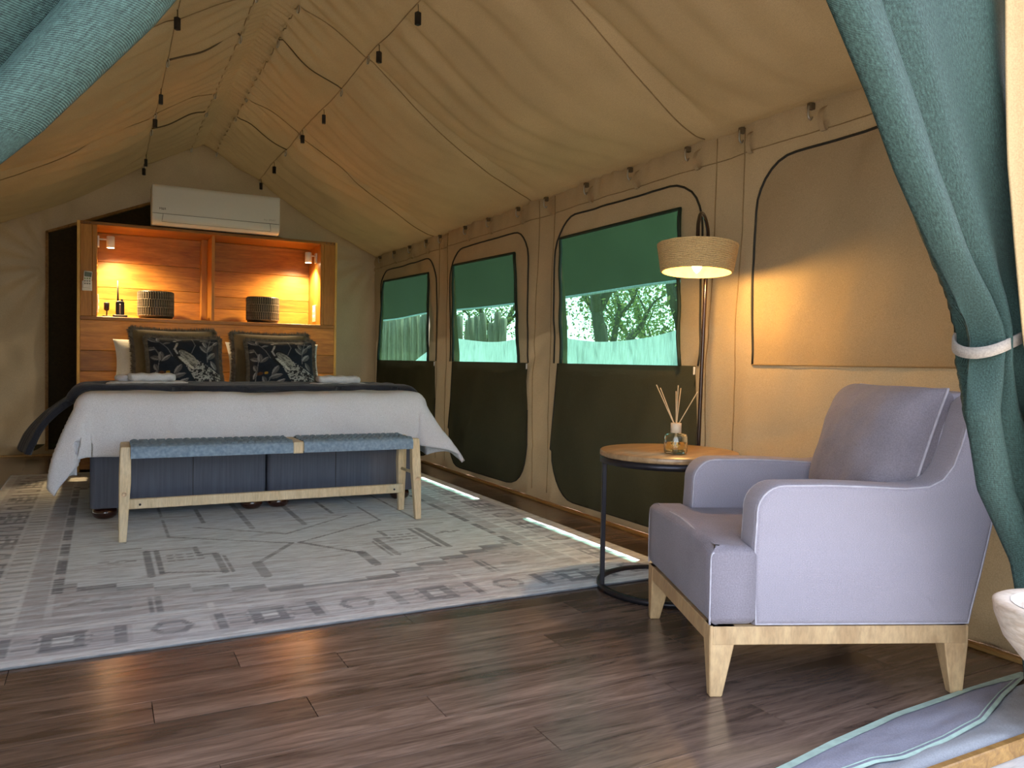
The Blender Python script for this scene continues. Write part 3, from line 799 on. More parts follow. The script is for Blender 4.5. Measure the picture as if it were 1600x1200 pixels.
for sx in (1, -1):
    for sy in (1, -1):
        X = lambda x: rcx + sx * (x - rcx)
        Yq = lambda y: rcy + sy * (y - rcy)
        for (a, b, c, d, w) in [(.185, 4.02, .185, 3.55, .013), (.225, 4.02, .225, 3.58, .011), (.185, 4.02, .40, 4.02, .010), (.47, 3.86, .47, 3.50, .014), (.50, 3.80, .50, 3.50, .008),
                                (.225, 3.60, .47, 3.52, .008), (.40, 4.02, .40, 3.90, .012), (.40, 3.86, .47, 3.86, .012), (.62, 3.62, .62, 3.37, .020), (.62, 3.60, .84, 3.93, .013),
                                (.84, 3.93, .30, 4.30, .009), (.30, 4.30, .30, 4.75, .010), (.10, 4.25, .10, 4.85, .011), (.44, 4.5, .86, 4.15, .010), (.5, 4.6, .5, 4.9, .010), (.72, 4.35, .72, 4.80, .014), (.0, 4.1, .16, 4.1, .012)]:
            seg(X(a), Yq(b), X(c), Yq(d), w)
        for i in range(4):
            for j in range(3): seg(X(.27 + i * .042), Yq(3.90 - j * .055), X(.285 + i * .042), Yq(3.90 - j * .055), .010, DARK, .6)
            seg(X(.0 + i * .035), Yq(3.88 - .02 * (i % 2)), X(.02 + i * .035), Yq(3.88 - .02 * (i % 2)), .014, DARK, .6)
        # corner motifs
        seg(X(.19), Yq(3.25), X(.19), Yq(3.05), .012); seg(X(.16), Yq(3.25), X(.16), Yq(3.05), .006); seg(X(.02), Yq(3.15), X(.08), Yq(3.15), .022, DARK, .45)
        seg(X(.50), Yq(3.07), X(.62), Yq(3.07), .012, WHITE, .7); seg(X(.36), Yq(3.00), X(.36), Yq(3.08), .014, WHITE, .7); seg(X(-.02), Yq(3.42), X(.04), Yq(3.42), .03, DARK, .4)
        for i in range(6): seg(X(-.10 + .02 * i), Yq(3.26 + .03 * (i % 3)), X(-.09 + .02 * i), Yq(3.26 + .03 * (i % 3)), .012, DARK, .4)
# overall wear: threads rubbed pale in long streaks
wear = fbm(GX * 3.2, GY * 30, 14, 4)
paint(wear > .20, LIGHT, .40); paint((wear < -.28), MID, .45)
blotch = fbm(GX * 1.4, GY * 2.1, 19, 3); paint(np.clip(blotch, 0, 1) * 1.2, LIGHT, .5)
TH = 0.008
RC[de < .007] *= .3  # rim, like the side faces, painted darker to offset the sky light
RZ = TH + .0012 * fbm(GX * 40, GY * 60, 2, 2)
V = np.stack([GX - rcx, GY - rcy, RZ], -1).reshape(-1, 3)
F = gridf(nx, ny)
ring = np.concatenate([np.arange(0, nx) * ny, (nx - 1) * ny + np.arange(1, ny), (np.arange(nx - 1)[::-1]) * ny + ny - 1, np.arange(1, ny - 1)[::-1]])
low = V[ring].copy(); low[:, 2] = 0.001; base = len(V); k = len(ring)
F2 = np.stack([ring, np.roll(ring, -1), base + (np.arange(k) + 1) % k, base + np.arange(k)], -1)
cc = RC.reshape(-1, 3)
rug = quads('rug', np.vstack([V, low]), np.vstack([F, F2[:, ::-1]]), m_rug, None, True, np.vstack([cc, cc[ring] * .25]))
rug.location = (rcx, rcy, 0)
tag(rug, 'faded grey patterned area rug lying under the bed and bench', 'rug')

# ================================================================== HEADBOARD UNIT
HX0, HX1, HY, HD = -0.18, 1.875, 7.0, 0.46
HZ, SHZ = 1.98, 1.235
NX0, NX1, NZ = -0.04, 1.725, 1.925
hb = thing('headboard', 'orange wooden headboard unit with two lit niches above the pillows', 'headboard', ((HX0 + HX1) / 2, HY, 0))
hx = (HX0 + HX1) / 2
def hbx(name, x0, y0, z0, x1, y1, z1, mat, bev=.003):
    c = Vector(((x0 + x1) / 2, (y0 + y1) / 2, (z0 + z1) / 2)); h = Vector(((x1 - x0) / 2, (y1 - y0) / 2, (z1 - z0) / 2))
    o = box(name, -h, h, mat, hb, bev, 1); o.location = c - hb.location; return o
zz = [0.02, .26, .47, .66, .80, .965, SHZ - .03]
for i in range(len(zz) - 1): hbx('board', HX0 + .022, HY, zz[i] + .0008, HX1 - .022, HY + .022, zz[i + 1] - .0008, m_head)
hbx('shelf', HX0 + .022, HY - .006, SHZ - .03, HX1 - .022, HY + HD, SHZ, m_head)
hbx('side_panel', HX0, HY - .004, 0, HX0 + .022, HY + HD, HZ, m_edge)
hbx('side_panel', HX1 - .022, HY - .004, 0, HX1, HY + HD, HZ, m_edge)
hbx('upright', HX0 + .022, HY, SHZ, NX0 - .035, HY + .022, NZ + .03, m_headv)
hbx('upright', NX0 - .035, HY - .003, SHZ, NX0, HY + HD, NZ + .03, m_headv)
hbx('upright', NX1 + .03, HY, SHZ, HX1 - .022, HY + .022, NZ + .03, m_headv)
hbx('upright', NX1, HY - .003, SHZ, NX1 + .03, HY + HD, NZ + .03, m_headv)
hbx('top_panel', HX0 + .022, HY - .004, NZ + .03, HX1 - .022, HY + HD, HZ, m_head)
hbx('divider', .815, HY + .05, SHZ, .84, HY + HD, NZ + .03, m_headv)
hbx('divider_post', .765, HY + HD - .12, SHZ, .815, HY + HD - .02, NZ + .03, m_headv)
for x0, x1, cuts in ((NX0, .815, (SHZ, 1.40, 1.50, 1.715, NZ + .03)), (.84, NX1, (SHZ, 1.36, 1.47, 1.70, NZ + .03))):
    for i in range(len(cuts) - 1): hbx('back_board', x0, HY + HD - .02, cuts[i] + .0008, x1, HY + HD, cuts[i + 1] - .0008, m_head)
for x in (HX0 + .05, HX0 + .09, HX1 - .10, HX1 - .06, HX1 - .03):
    o = lathe('screw_head', [(0.0001, -.003), (.005, -.003), (.005, .0005), (.0001, .0005)], m_ink, hb, 10); o.location = (x - hx, -.0035, HZ - .012); o.rotation_euler = (PI / 2, 0, 0)

# spotlights inside the niches
def spotlight(x, sgn, label):
    t = thing('spotlight', label, 'spotlight', (x, HY + .16, 1.845), group='niche spotlights')
    b = box('wall_plate', (-.014 if sgn < 0 else 0, -.030, -.045), (0 if sgn < 0 else .014, .030, .045), m_white, t, .004, 2)
    rch = .095 if sgn > 0 else .075
    tube('arm', [(sgn * .012, 0, .02), (sgn * (rch - .01), -.01, .02)], .007, m_white, t, 8)
    c = (sgn * rch, -.012, 0)
    lathe('lamp_head', [(.0001, .048), (.026, .048), (.030, .044), (.030, -.046), (.026, -.046), (.026, -.030), (.0001, -.030)], m_white, t, 24, c)
    lathe('lens', [(.0001, -.0465), (.0262, -.0465)], m_spot, t, 20, c, False)
    ld = bpy.data.lights.new('spot', 'SPOT'); ld.energy = 105; ld.color = (1.0, .70, .34); ld.spot_size = math.radians(140); ld.spot_blend = 1.0; ld.shadow_soft_size = .025
    lo = bpy.data.objects.new('spot_light', ld); COL.objects.link(lo); lo.parent = t; lo.location = (c[0], c[1], -.05); lo.rotation_euler = (math.radians(12), -sgn * math.radians(10), 0)
    return t
spotlight(NX0, 1, 'white cylinder spotlight in the niche above the two-way radio')
spotlight(NX1, -1, 'white cylinder spotlight in the niche beside the canvas corner')

# sockets, remote, radio, charger
for x, nm in ((NX0, 'white wall socket plate beside the two-way radio in the niche'), (NX1, 'white wall socket plate in the niche without the radio')):
    s = 1 if x < .8 else -1
    t = thing('wall_socket', nm, 'socket', (x, HY + .20, 1.345), group='niche wall sockets')
    box('plate', (0 if s > 0 else -.010, -.055, -.075), (.010 if s > 0 else 0, .055, .075), m_white, t, .003, 2)
    for dy in (-.025, .025):
        for dz in (-.03, .02): box('switch', (.009 if s > 0 else -.014, dy - .012, dz - .012), (.014 if s > 0 else -.009, dy + .012, dz + .012), m_white, t, .002, 1)
rm = thing('remote_control', 'white air conditioner remote in its holder on the headboard edge', 'remote', (-.108, HY - .0005, 1.50), 0)
box('holder', (-.036, -.026, -.068), (.034, 0, .008), m_white, rm, .004, 2)
body = box('body', (-.028, -.036, -.050), (.030, -.012, .085), m_white, rm, .006, 2); body.rotation_euler = (0, math.radians(4), 0)
scn = box('screen', (-.022, -.0385, .040), (.026, -.0355, .076), m_lcd, rm, .002, 1); scn.rotation_euler = (0, math.radians(4), 0)
for r_ in range(3):
    for c_ in range(3): box('button', (-.020 + c_ * .016, -.0395, .020 - r_ * .020), (-.009 + c_ * .016, -.035, .032 - r_ * .020), m_key if r_ == 0 else m_inkg, rm, .002, 1)
rd = thing('two_way_radio', 'black two-way radio standing in its charging cradle on the niche shelf', 'radio', (.125, HY + .12, SHZ), 0)
slab('cradle', rrect(-.055, -.045, .055, .045, .02), .0, .022, .006, lambda p, q, t: (p, q, t), m_black, rd)
slab('body', rrect(-.032, .012, .032, .135, .014), -.020, .020, .006, lambda p, q, t: (p, t, q), m_black, rd)
tube('antenna', [(-.016, .005, .12), (-.016, .005, .17), (-.017, .005, .30)], [.0085, .007, .0055], m_black, rd, 10)
lathe('knob', [(.009, 0), (.009, .018), (.0001, .018)], m_black, rd, 12, (.014, .004, .134))
box('belt_clip', (-.006, -.026, .03), (.006, -.020, .11), m_inkg, rd, .002, 1)
cg = thing('charger_plug', 'small black plug-in torch on a thin stem beside the radio', 'charger', (.028, HY + .13, SHZ), 0)
slab('foot', rrect(-.030, -.03, .030, .03, .014), 0, .014, .004, lambda p, q, t: (p, q, t), m_black, cg)
tube('stem', [(0, 0, .01), (.003, 0, .055)], .005, m_black, cg, 8)
lathe('head', [(.008, .05), (.020, .062), (.022, .115), (.018, .120), (.0001, .120)], m_metal, cg, 16)

# ribbed pots on the shelf
def pot(x, label):
    t = thing('ribbed_pot', label, 'pot', (x, HY + .20, SHZ), group='ribbed pots in the niches')
    R = .136; Hh = .232
    lathe('body', [(.0001, 0), (R - .030, 0), (R - .008, .010), (R - .002, .035), (R, .12), (R, Hh - .012), (R - .004, Hh), (R - .014, Hh), (R - .016, .03), (.0001, .02)], m_pot, t, 48)
    rb = None
    for row in range(3):
        for k in range(46):
            a = 2 * PI * (k + .5 * (row % 2)) / 46
            if rb is None:
                bm = bmesh.new(); bmesh.ops.create_cube(bm, size=1)
                for v in bm.verts: v.co = Vector((v.co.x * .008, v.co.y * (.0105 if v.co.x < 0 else .006), v.co.z * .060))
                rb = bmo('rib', bm, m_rib, t, False); o = rb
            else: o = rb.copy(); COL.objects.link(o)
            o.location = (math.cos(a) * (R + .0015), math.sin(a) * (R + .0015), .062 + row * .0665); o.rotation_euler = (0, 0, a)
    for z in (.029, .0955, .162):
        tube('band', [((R + .002) * math.cos(2 * PI * k / 48), (R + .002) * math.sin(2 * PI * k / 48), z) for k in range(48)], .0035, m_rib, t, 6, True)
    return t
p1 = pot(.395, 'dark ribbed stoneware pot in the niche with the radio')
p2 = dup(p1, (1.262, HY + .20, SHZ), .3, 'dark ribbed stoneware pot in the niche without the radio')

# ================================================================== AIR CONDITIONER
AX0, AX1, AY, AZ0, AZ1 = .345, 1.352, 6.92, 1.992, 2.312
ac = thing('air_conditioner', 'white split air conditioner unit sitting above the headboard', 'air conditioner', ((AX0 + AX1) / 2, AY, AZ0))
aw = (AX1 - AX0) / 2; ah = AZ1 - AZ0
prof = [(.20, 0), (.20, ah), (.02, ah)]
prof = [(.055, 0.0), (.20, 0.0), (.20, ah), (.012, ah), (.004, ah - .004), (0, ah - .03), (0, .090), (.004, .060), (.014, .030), (.032, .010)]
slab('casing', [(-p, q) for p, q in prof][::-1] if False else [(p, q) for p, q in prof], -aw, aw, .012, lambda p, q, t: (t, p, q), m_ac, ac, 3)
def acl(name, pts, r=.0022): tube(name, [(x, y, z) for x, y, z in pts], r, m_acline, ac, 5)
acl('panel_gap', [(-aw + .006, -.0005, .088), (aw - .006, -.0005, .088)])
acl('louvre_gap', [(-aw + .085, -.0005, .088), (-aw + .080, .004, .055), (-aw + .076, .018, .026)])
acl('louvre_gap', [(aw - .085, -.0005, .088), (aw - .080, .004, .055), (aw - .076, .018, .026)])
acl('louvre_gap', [(-aw + .076, .0185, .025), (aw - .076, .0185, .025)], .0016)
def text(name, body, size, loc, mat, parent, rot=(PI / 2, 0, 0)):
    cu = bpy.data.curves.new(name, 'FONT'); cu.body = body; cu.size = size; cu.extrude = .0006; cu.materials.append(mat)
    o = bpy.data.objects.new(name, cu); COL.objects.link(o); me = bpy.data.meshes.new_from_object(o); me.materials.clear(); me.materials.append(mat); bpy.data.objects.remove(o)
    o = bpy.data.objects.new(name, me); COL.objects.link(o); o.parent = parent; o.location = loc; o.rotation_euler = rot; return o
text('logo', 'M&R', .026, (-aw + .055, -.001, .118), m_ink, ac)
text('lettering', 'Pro  SMART', .019, (aw - .135, -.001, .112), m_inkg, ac)

# ================================================================== BED
BX0, BX1, BY0, BY1 = -.06, 1.84, 4.87, 6.97
bcx = (BX0 + BX1) / 2
bed = thing('bed', 'double bed on two slate blue fabric bases with dark bun feet', 'bed', (bcx, BY0, 0))
def bpt(x, y, z): return Vector((x - bcx, y - BY0, z))
for x0, x1 in ((BX0, bcx - .004), (bcx + .004, BX1)):
    o = slab('base', rrect(x0 - bcx, 0, x1 - bcx, BY1 - BY0, .035), .072, .40, .012, lambda p, q, t: (p, q, t), m_denim, bed)
    for fx_ in (x0 + .075, x1 - .075):
        for fy_ in (BY0 + .075, BY1 - .10):
            f = lathe('bun_foot', [(.0001, 0), (.042, 0), (.058, .012), (.066, .032), (.058, .055), (.044, .064), (.044, .074), (.0001, .074)], m_bun, o, 20)
            f.location = bpt(fx_, fy_, 0.0100)
for x in (bcx - .42, bcx + .42):
    tube('base_seam', [bpt(x, BY0 - .001, .08), bpt(x, BY0 - .001, .39)], .002, m_ink, bed, 5)
slab('mattress', rrect(BX0 - bcx + .01, .01, BX1 - bcx - .01, BY1 - BY0 - .01, .06), .40, .640, .05, lambda p, q, t: (p, q, t), m_pillow, bed)

# duvet draped over mattress, foot and sides; corner falls hang in points
def drape(cx, hw, y0, y1, top, ov_l, ov_r, ov_f, nu, nv, puff, seed, fl_l=.15, fl_r=.15, c_l=.3, c_r=.4, rad=.055, foot=True, curl=0.0):
    """cloth coordinates -> draped position over a box with rounded edges"""
    us = np.linspace(-hw - ov_l, hw + ov_r, nu); vs = np.linspace(y0 - (ov_f if foot else 0), y1, nv)
    U, V = np.meshgrid(us, vs, indexing='ij')
    du = np.where(U < -hw, -hw - U, np.where(U > hw, U - hw, 0)); sg = np.sign(U)
    dv = np.where(V < y0, y0 - V, 0)
    r = np.hypot(du, dv); ph = np.arctan2(dv, du)
    L = rad * PI / 2
    out = np.where(r < L, rad * np.sin(np.clip(r / rad, 0, PI / 2)), rad)
    dn = np.where(r < L, rad * (1 - np.cos(np.clip(r / rad, 0, PI / 2))), rad + (r - L))
    rest = np.clip(r - L, 0, 9)
    corner = np.sin(2 * ph) * np.where((du > 0) & (dv > 0), 1, 0)
    side = np.where(U < 0, fl_l, fl_r); cor = np.where(U < 0, c_l, c_r)
    fl = side * np.abs(np.cos(ph)) + .03 * np.sin(ph) + cor * corner * np.abs(np.cos(ph)) * 1.3 + .12 * corner
    fl = fl * np.where(U < 0, np.clip(1 - curl * rest, .1, 1), 1)
    out = out + rest * fl; dn = dn - rest * fl * .42
    x = cx + np.clip(U, -hw, hw) + sg * out * np.cos(ph); y = np.clip(V, y0, 9) - out * np.sin(ph)
    z = top - dn
    # hanging folds
    fold = np.clip(rest / .3, 0, 1)
    x = x + sg * fold * (.028 * np.sin(V * 9 + seed)) * np.abs(np.cos(ph)); y = y + fold * (.012 * np.sin(U * 8 + seed)) * np.sin(ph)
    x = x + fold * corner * .03 * np.sin(ph * 9); 
    top_m = np.clip(1 - r / .08, 0, 1)
    z = z + top_m * (puff * fbm(U * 2.2, V * 2.2, seed, 3)) + .009 * fbm(U * 6, V * 6, seed + 3, 4)
    y = y - np.clip(dv / .1, 0, 1) * .026 * fbm(U * 4.5 + V * 2, V * 3, seed + 5, 4)
    return x, y, z
nu, nv = 150, 150
x, y, z = drape(bcx, (BX1 - BX0) / 2, BY0 + .015, BY1 - .25, .690, .47, .45, .355, nu, nv, .020, 5, .16, .18, .25, .27, curl=1.2)
V = np.stack([x - bcx, y - BY0, z], -1).reshape(-1, 3)
duvet = quads('duvet', V, gridf(nu, nv)[:, ::-1], m_duvet); duvet.location = (bcx, BY0, 0)
sm = duvet.modifiers.new('thickness', 'SOLIDIFY'); sm.thickness = .025; sm.offset = -1
tag(duvet, 'white cotton duvet draped over the bed with corners hanging', 'duvet')
nu, nv = 260, 90
x, y, z = drape(bcx, (BX1 - BX0) / 2 + .012, 5.12, 5.72, .716, .50, .40, .03, nu, nv, .010, 9, .95, .20, 0, 0, .07, curl=.95)
U2 = np.linspace(-1, 1, nu)[:, None] * np.ones((1, nv)); V2_ = np.ones((nu, 1)) * np.linspace(0, 1, nv)[None]
z = z + .012 * np.abs(np.sin(V2_ * 30 + 1.2 * np.sin(U2 * 9))); x = x - .012 * np.abs(np.sin(V2_ * 30)) * (U2 < -.6)
th = quads('throw_blanket', np.stack([x - bcx, y - 5.2, z], -1).reshape(-1, 3), gridf(nu, nv)[:, ::-1], m_throw); th.location = (bcx, 5.2, 0)
sm = th.modifiers.new('thickness', 'SOLIDIFY'); sm.thickness = .034; sm.offset = -1
tag(th, 'charcoal fluffy throw folded across the foot half of the bed', 'throw')

# ---------- cushions
def cushion_fn(w, h, T, pinch=.07, n=60, seed=0):
    u = np.linspace(-1, 1, n); U, V = np.meshgrid(u, u, indexing='ij')
    t = T * (np.clip(1 - np.abs(U) ** 3.0, 0, 1) * np.clip(1 - np.abs(V) ** 3.0, 0, 1)) ** .55
    x = U * w / 2 * (1 - pinch * (1 - V ** 2)); z = V * h / 2 * (1 - pinch * (1 - U ** 2))
    return U, V, x, z, t + .012 * fbm(U * 2, V * 2, seed) * (t / T)
def cushion(name, label, cat, w, h, T, loc, tilt, rz, mat, fringe=None, prnt=None, seed=0, group=None, n=60):
    rt = thing(name, label, cat, loc, rz, group)
    U, V, x, z, t = cushion_fn(w, h, T, n=n, seed=seed)
    ct, st = math.cos(tilt), math.sin(tilt)
    def put(x, y, z):          # tilt back about the bottom edge
        zz = z + h / 2; return np.stack([x, y * ct + zz * st, zz * ct - y * st], -1)
    Pf = put(x, -t, z).reshape(-1, 3); Pb = put(x, t, z).reshape(-1, 3); F = gridf(n, n)
    if prnt is None:
        quads('cover', np.vstack([Pf, Pb]), np.vstack([F, F[:, ::-1] + n * n]), mat, rt)
    else:
        c = prnt(U, V).reshape(-1, 3)
        quads('printed_face', Pf, F, m_peacock, rt, True, c); quads('back', Pb, F[:, ::-1], mat, rt)
    if fringe:
        m2 = n * 4 - 4
        idx = [(i, 0) for i in range(n)] + [(n - 1, j) for j in range(1, n)] + [(i, n - 1) for i in range(n - 2, -1, -1)] + [(0, j) for j in range(n - 2, 0, -1)]
        ring = [(float(x[i, j]), float(z[i, j]), float(U[i, j]), float(V[i, j])) for i, j in idx]
        vv = []; ff = []
        for k in range(len(ring)):
            a = ring[k]; b = ring[(k + 1) % len(ring)]
            ed = Vector((b[0] - a[0], b[1] - a[1])); L = ed.length + 1e-6; nrm = Vector((ed.y, -ed.x)) / L
            for q in range(9):
                s = random.random(); L2 = fringe * (.7 + .5 * random.random()); dy = random.uniform(-.024, .024); sl = random.uniform(-.25, .25)
                px, pz = a[0] + ed.x * s, a[1] + ed.y * s; e = ed / L * .0045
                i0 = len(vv)
                inn = .014
                vv += [(px - e.x - nrm.x * inn, dy * .7, pz - e.y - nrm.y * inn), (px + e.x - nrm.x * inn, dy * .7, pz + e.y - nrm.y * inn), (px + (nrm.x + sl * ed.x / L) * L2, dy, pz + (nrm.y + sl * ed.y / L) * L2)]
                ff.append((i0, i0 + 1, i0 + 2))
        A = np.array(vv); A = put(A[:, 0], A[:, 1], A[:, 2])
        o = quads('fringe', A, np.array(ff), m_fringe, rt, False); o['kind'] = 'stuff'
        # solid roll under the tufts
        rp = [put(np.array([r[0]]), np.array([0.0]), np.array([r[1]]))[0] for r in ring]
        o = tube('edge_roll', [tuple(p) for p in rp], fringe * .55, m_fringe, rt, 7, True)
    return rt

def peacock(U, V):
    """flat print: pale peacock and leaves on navy; U across, V up"""
    c = np.zeros(U.shape + (3,)); c[:] = (.016, .022, .036)
    c += (fbm(U * 3, V * 3, 5)[..., None] * .006)
    def put(mask, col, a=1.0):
        w = (np.clip(mask, 0, 1) * a)[..., None]; c[:] = c * (1 - w) + np.array(col) * w
    def leaf(x, y, ang, L, W, col, a=.85):
        ca, sa = math.cos(ang), math.sin(ang); p = (U - x) * ca + (V - y) * sa; q = -(U - x) * sa + (V - y) * ca
        t = p / L; w = W * np.sin(PI * np.clip(t, 0, 1)) ** .8 * np.where((t > 0) & (t < 1), 1, 0)
        w = w * .8; put((np.abs(q) < w), tuple(v * .45 for v in col), a); put((np.abs(q) < w) & (q > w * .15), col, a); put((np.abs(q) < .008) & (t > 0) & (t < 1), (.05, .05, .06), .6)
    def stem(pts, w, col=(.25, .25, .27), a=.7):
        for (x0, y0), (x1, y1) in zip(pts[:-1], pts[1:]):
            dx, dy = x1 - x0, y1 - y0; L2 = dx * dx + dy * dy + 1e-9; t = np.clip(((U - x0) * dx + (V - y0) * dy) / L2, 0, 1)
            put(np.hypot(U - x0 - t * dx, V - y0 - t * dy) < w, col, a)
    G = (.30, .30, .31); S = (.42, .42, .44); W_ = (.62, .62, .60)
    stem([(-.92, .95), (-.7, .75), (-.5, .45), (-.38, .15)], .012); stem([(-.85, -.95), (-.8, -.4), (-.72, .2), (-.86, .55)], .012)
    stem([(.2, .95), (.28, .6), (.15, .25)], .010); stem([(.72, .85), (.62, .4), (.6, -.05)], .012); stem([(-.55, -.95), (-.35, -.5), (-.2, -.3)], .012); stem([(.3, .95), (.6, .75), (.85, .8)], .01)
    for x, y, a, L, W in [(-.75, .72, 2.4, .30, .07), (-.72, .70, 1.5, .26, .06), (-.62, .62, .3, .25, .05), (-.82, .45, 2.7, .25, .08), (-.75, .35, -1.2, .3, .06), (-.72, .05, 2.5, .3, .09), (-.70, .0, 1.5, .35, .10), (-.68, -.02, .7, .34, .08),
                          (-.78, -.35, 1.9, .3, .08), (.62, .30, 2.2, .36, .09), (.63, .34, 1.1, .36, .09), (.62, .05, .9, .38, .10), (.60, .5, 1.9, .3, .07), (.78, .62, .9, .28, .06), (.40, .80, .1, .28, .06),
                          (-.35, -.5, 1.0, .42, .10), (-.45, -.62, .3, .45, .10), (-.5, -.8, 2.0, .3, .08), (-.3, -.85, .5, .4, .08), (.85, -.3, 2.0, .35, .09), (.8, -.6, .8, .3, .08), (-.88, -.6, 1.3, .3, .07)]:
        leaf(x, y, a, L, W, G if random.random() < .6 else S, .75)
    put(np.hypot((U + .52) / .06, (V + .42) / .05) < 1, (.45, .28, .04), .9); put(np.hypot((U + .70) / .09, (V + .42) / .06) < 1, (.12, .05, .02), .9)
    # tail fan
    ca, sa = math.cos(-.88), math.sin(-.88); px, py = .02, .05
    p = (U - px) * ca + (V - py) * sa; q = -(U - px) * sa + (V - py) * ca
    tail = (p > .0) & (np.abs(q) < .15 + .26 * np.clip(p, 0, 1.4)) & (p < 1.5)
    sp = vn(U * 22, V * 22, 3); sp2 = vn(U * 40, V * 40, 6)
    put(tail, (.03, .03, .035)); put(tail & (sp > .45), (.50, .50, .49), .85); put(tail & (sp2 > .66), (.02, .02, .03), .8)
    # body with pale folded wing
    body = np.hypot((p + .10) / .40, q / .25) < 1
    put(body, (.015, .015, .02)); wing = np.hypot((p + .02) / .36, (q - .07) / .15) < 1
    put(wing, (.36, .36, .33), .95); put(wing & (vn(p * 14, q * 40, 9) > .6), (.10, .10, .10), .8)
    put(np.hypot((p - .05) / .34, (q + .11) / .055) < 1, (.62, .62, .58), .9); put(body & (np.abs(np.sin(p * 34)) < .25) & (q < -.02), (.05, .05, .05), .5)
    stem([(-.22, .20), (-.30, .38), (-.28, .52), (-.20, .62), (-.24, .74)], .065, (.02, .02, .025), 1)
    stem([(-.24, .26), (-.31, .42), (-.25, .56), (-.21, .68)], .028, (.45, .45, .45), .8)
    put(np.hypot((U + .24) / .09, (V - .76) / .06) < 1, (.04, .04, .04)); put(np.hypot((U + .27) / .05, (V - .77) / .03) < 1, W_, .9)
    for k in range(5): stem([(-.20, .80), (-.16 + .05 * k - .1, .92 - .02 * k)], .007, S)
    return c

BT = .690       # top of the duvet
cushion('white_pillow', 'white pillow behind the cushions nearest the radio niche', 'pillow', .76, .41, .11, (.45, 6.60, BT - .01), .42, 0, m_pillow, seed=2, group='white bed pillows')
cushion('white_pillow', 'white pillow behind the cushions nearest the windows', 'pillow', .76, .41, .11, (1.27, 6.60, BT - .01), .42, 0, m_pillow, seed=3, group='white bed pillows')
cushion('velvet_cushion', 'olive velvet cushion with fringe behind the peacock cushion nearest the radio niche', 'cushion', .60, .52, .10, (.495, 6.38, BT - .035), .40, .06, m_velvet, .030, None, 4, 'fringed velvet cushions')
cushion('velvet_cushion', 'olive velvet cushion with fringe behind the peacock cushion nearest the windows', 'cushion', .60, .51, .10, (1.20, 6.38, BT - .035), .40, -.06, m_velvet, .030, None, 5, 'fringed velvet cushions')
cushion('peacock_cushion', 'navy peacock print cushion nearest the radio niche', 'cushion', 0.52, .455, .09, (.545, 6.14, BT - .03), .46, .05, m_throw, .024, peacock, 6, 'peacock cushions', 130)
cushion('peacock_cushion', 'navy peacock print cushion nearest the windows', 'cushion', 0.52, .45, .09, (1.235, 6.14, BT - .03), .46, -.05, m_throw, .024, peacock, 7, 'peacock cushions', 130)

# ---------- rolled and folded towels
def towel(label, w, dpt, hgt, loc, rz, roll_end):
    t = thing('rolled_towel', label, 'towel', loc, rz, 'white towels on the throw')
    n = 26; P = []
    for k in range(n):
        a = 2 * PI * k / n; e = .62
        P.append((math.copysign(abs(math.cos(a)) ** e, math.cos(a)) * dpt / 2, math.copysign(abs(math.sin(a)) ** e, math.sin(a)) * hgt / 2 + hgt / 2))
    us = np.linspace(-1, 1, 30); V = []; F = []
    for i, u in enumerate(us):
        en = math.sqrt(max(0.0, 1 - abs(u) ** 9)); s = .55 + .45 * en
        for (p, q) in P:
            V.append((u * w / 2, p * s + .004 * math.sin(u * 7 + p * 30), hgt / 2 + (q - hgt / 2) * s + .003 * math.sin(u * 11)))
    for i in range(len(us) - 1):
        for k in range(n): F.append((i * n + k, (i + 1) * n + k, (i + 1) * n + (k + 1) % n, i * n + (k + 1) % n))
    F.append(tuple(range(n))); F.append(tuple((len(us) - 1) * n + k for k in range(n))[::-1])
    bm = bmesh.new(); vs = [bm.verts.new(p) for p in V]
    for f in F: bm.faces.new([vs[i] for i in f])
    bmo('roll', bm, m_towel, t)
    if roll_end:                                   # spiral fold showing at the end
        for sgn in (-1, 1):
            sp = [(sgn * (w / 2 - .004), (.30 + .05 * 0) * dpt * (1 - k / 40) * math.cos(k * .42), hgt / 2 + .34 * hgt * (1 - k / 40) * math.sin(k * .42)) for k in range(34)]
            tube('fold', sp, .004, m_towel, t, 5)
    return t
ta, tb = .052, .046
TZ = .722
towel('lower rolled white towel of the stack by the radio-side cushion', .40, .15, ta, (.285, 5.36, TZ), .03, True)
towel('upper rolled white towel of the stack by the radio-side cushion', .27, .13, ta, (.275, 5.38, TZ + ta - .004), .02, True)
towel('lower rolled white towel of the stack nearest the windows', .40, .15, tb, (1.455, 5.34, TZ), -.05, True)
towel('upper rolled white towel of the stack nearest the windows', .295, .13, ta, (1.452, 5.36, TZ + tb - .004), -.04, True)
# small washcloth bundles tucked at the end of one stack
for nm, lc, w in (('crumpled pale washcloth beside the lower towel of the radio-side stack', (.075, 5.34, TZ), .12), ('crumpled pale washcloth beside the upper towel of the radio-side stack', (.115, 5.42, TZ + .042), .10)):
    t = thing('washcloth', nm, 'cloth', lc, .2, 'pale washcloths beside the towels')
    def wf(U, V):
        r_ = 1 + .16 * fbm(U * 1.2 + lc[0] * 9, V * 3, 61); return w / 2 * np.cos(V) * np.cos(U) * r_, .055 * np.cos(V) * np.sin(U) * r_, .024 + .026 * np.sin(V) * r_
    grid('cloth', np.linspace(0, 2 * PI, 40), np.linspace(-PI / 2, PI / 2, 18), wf, m_towel, t)
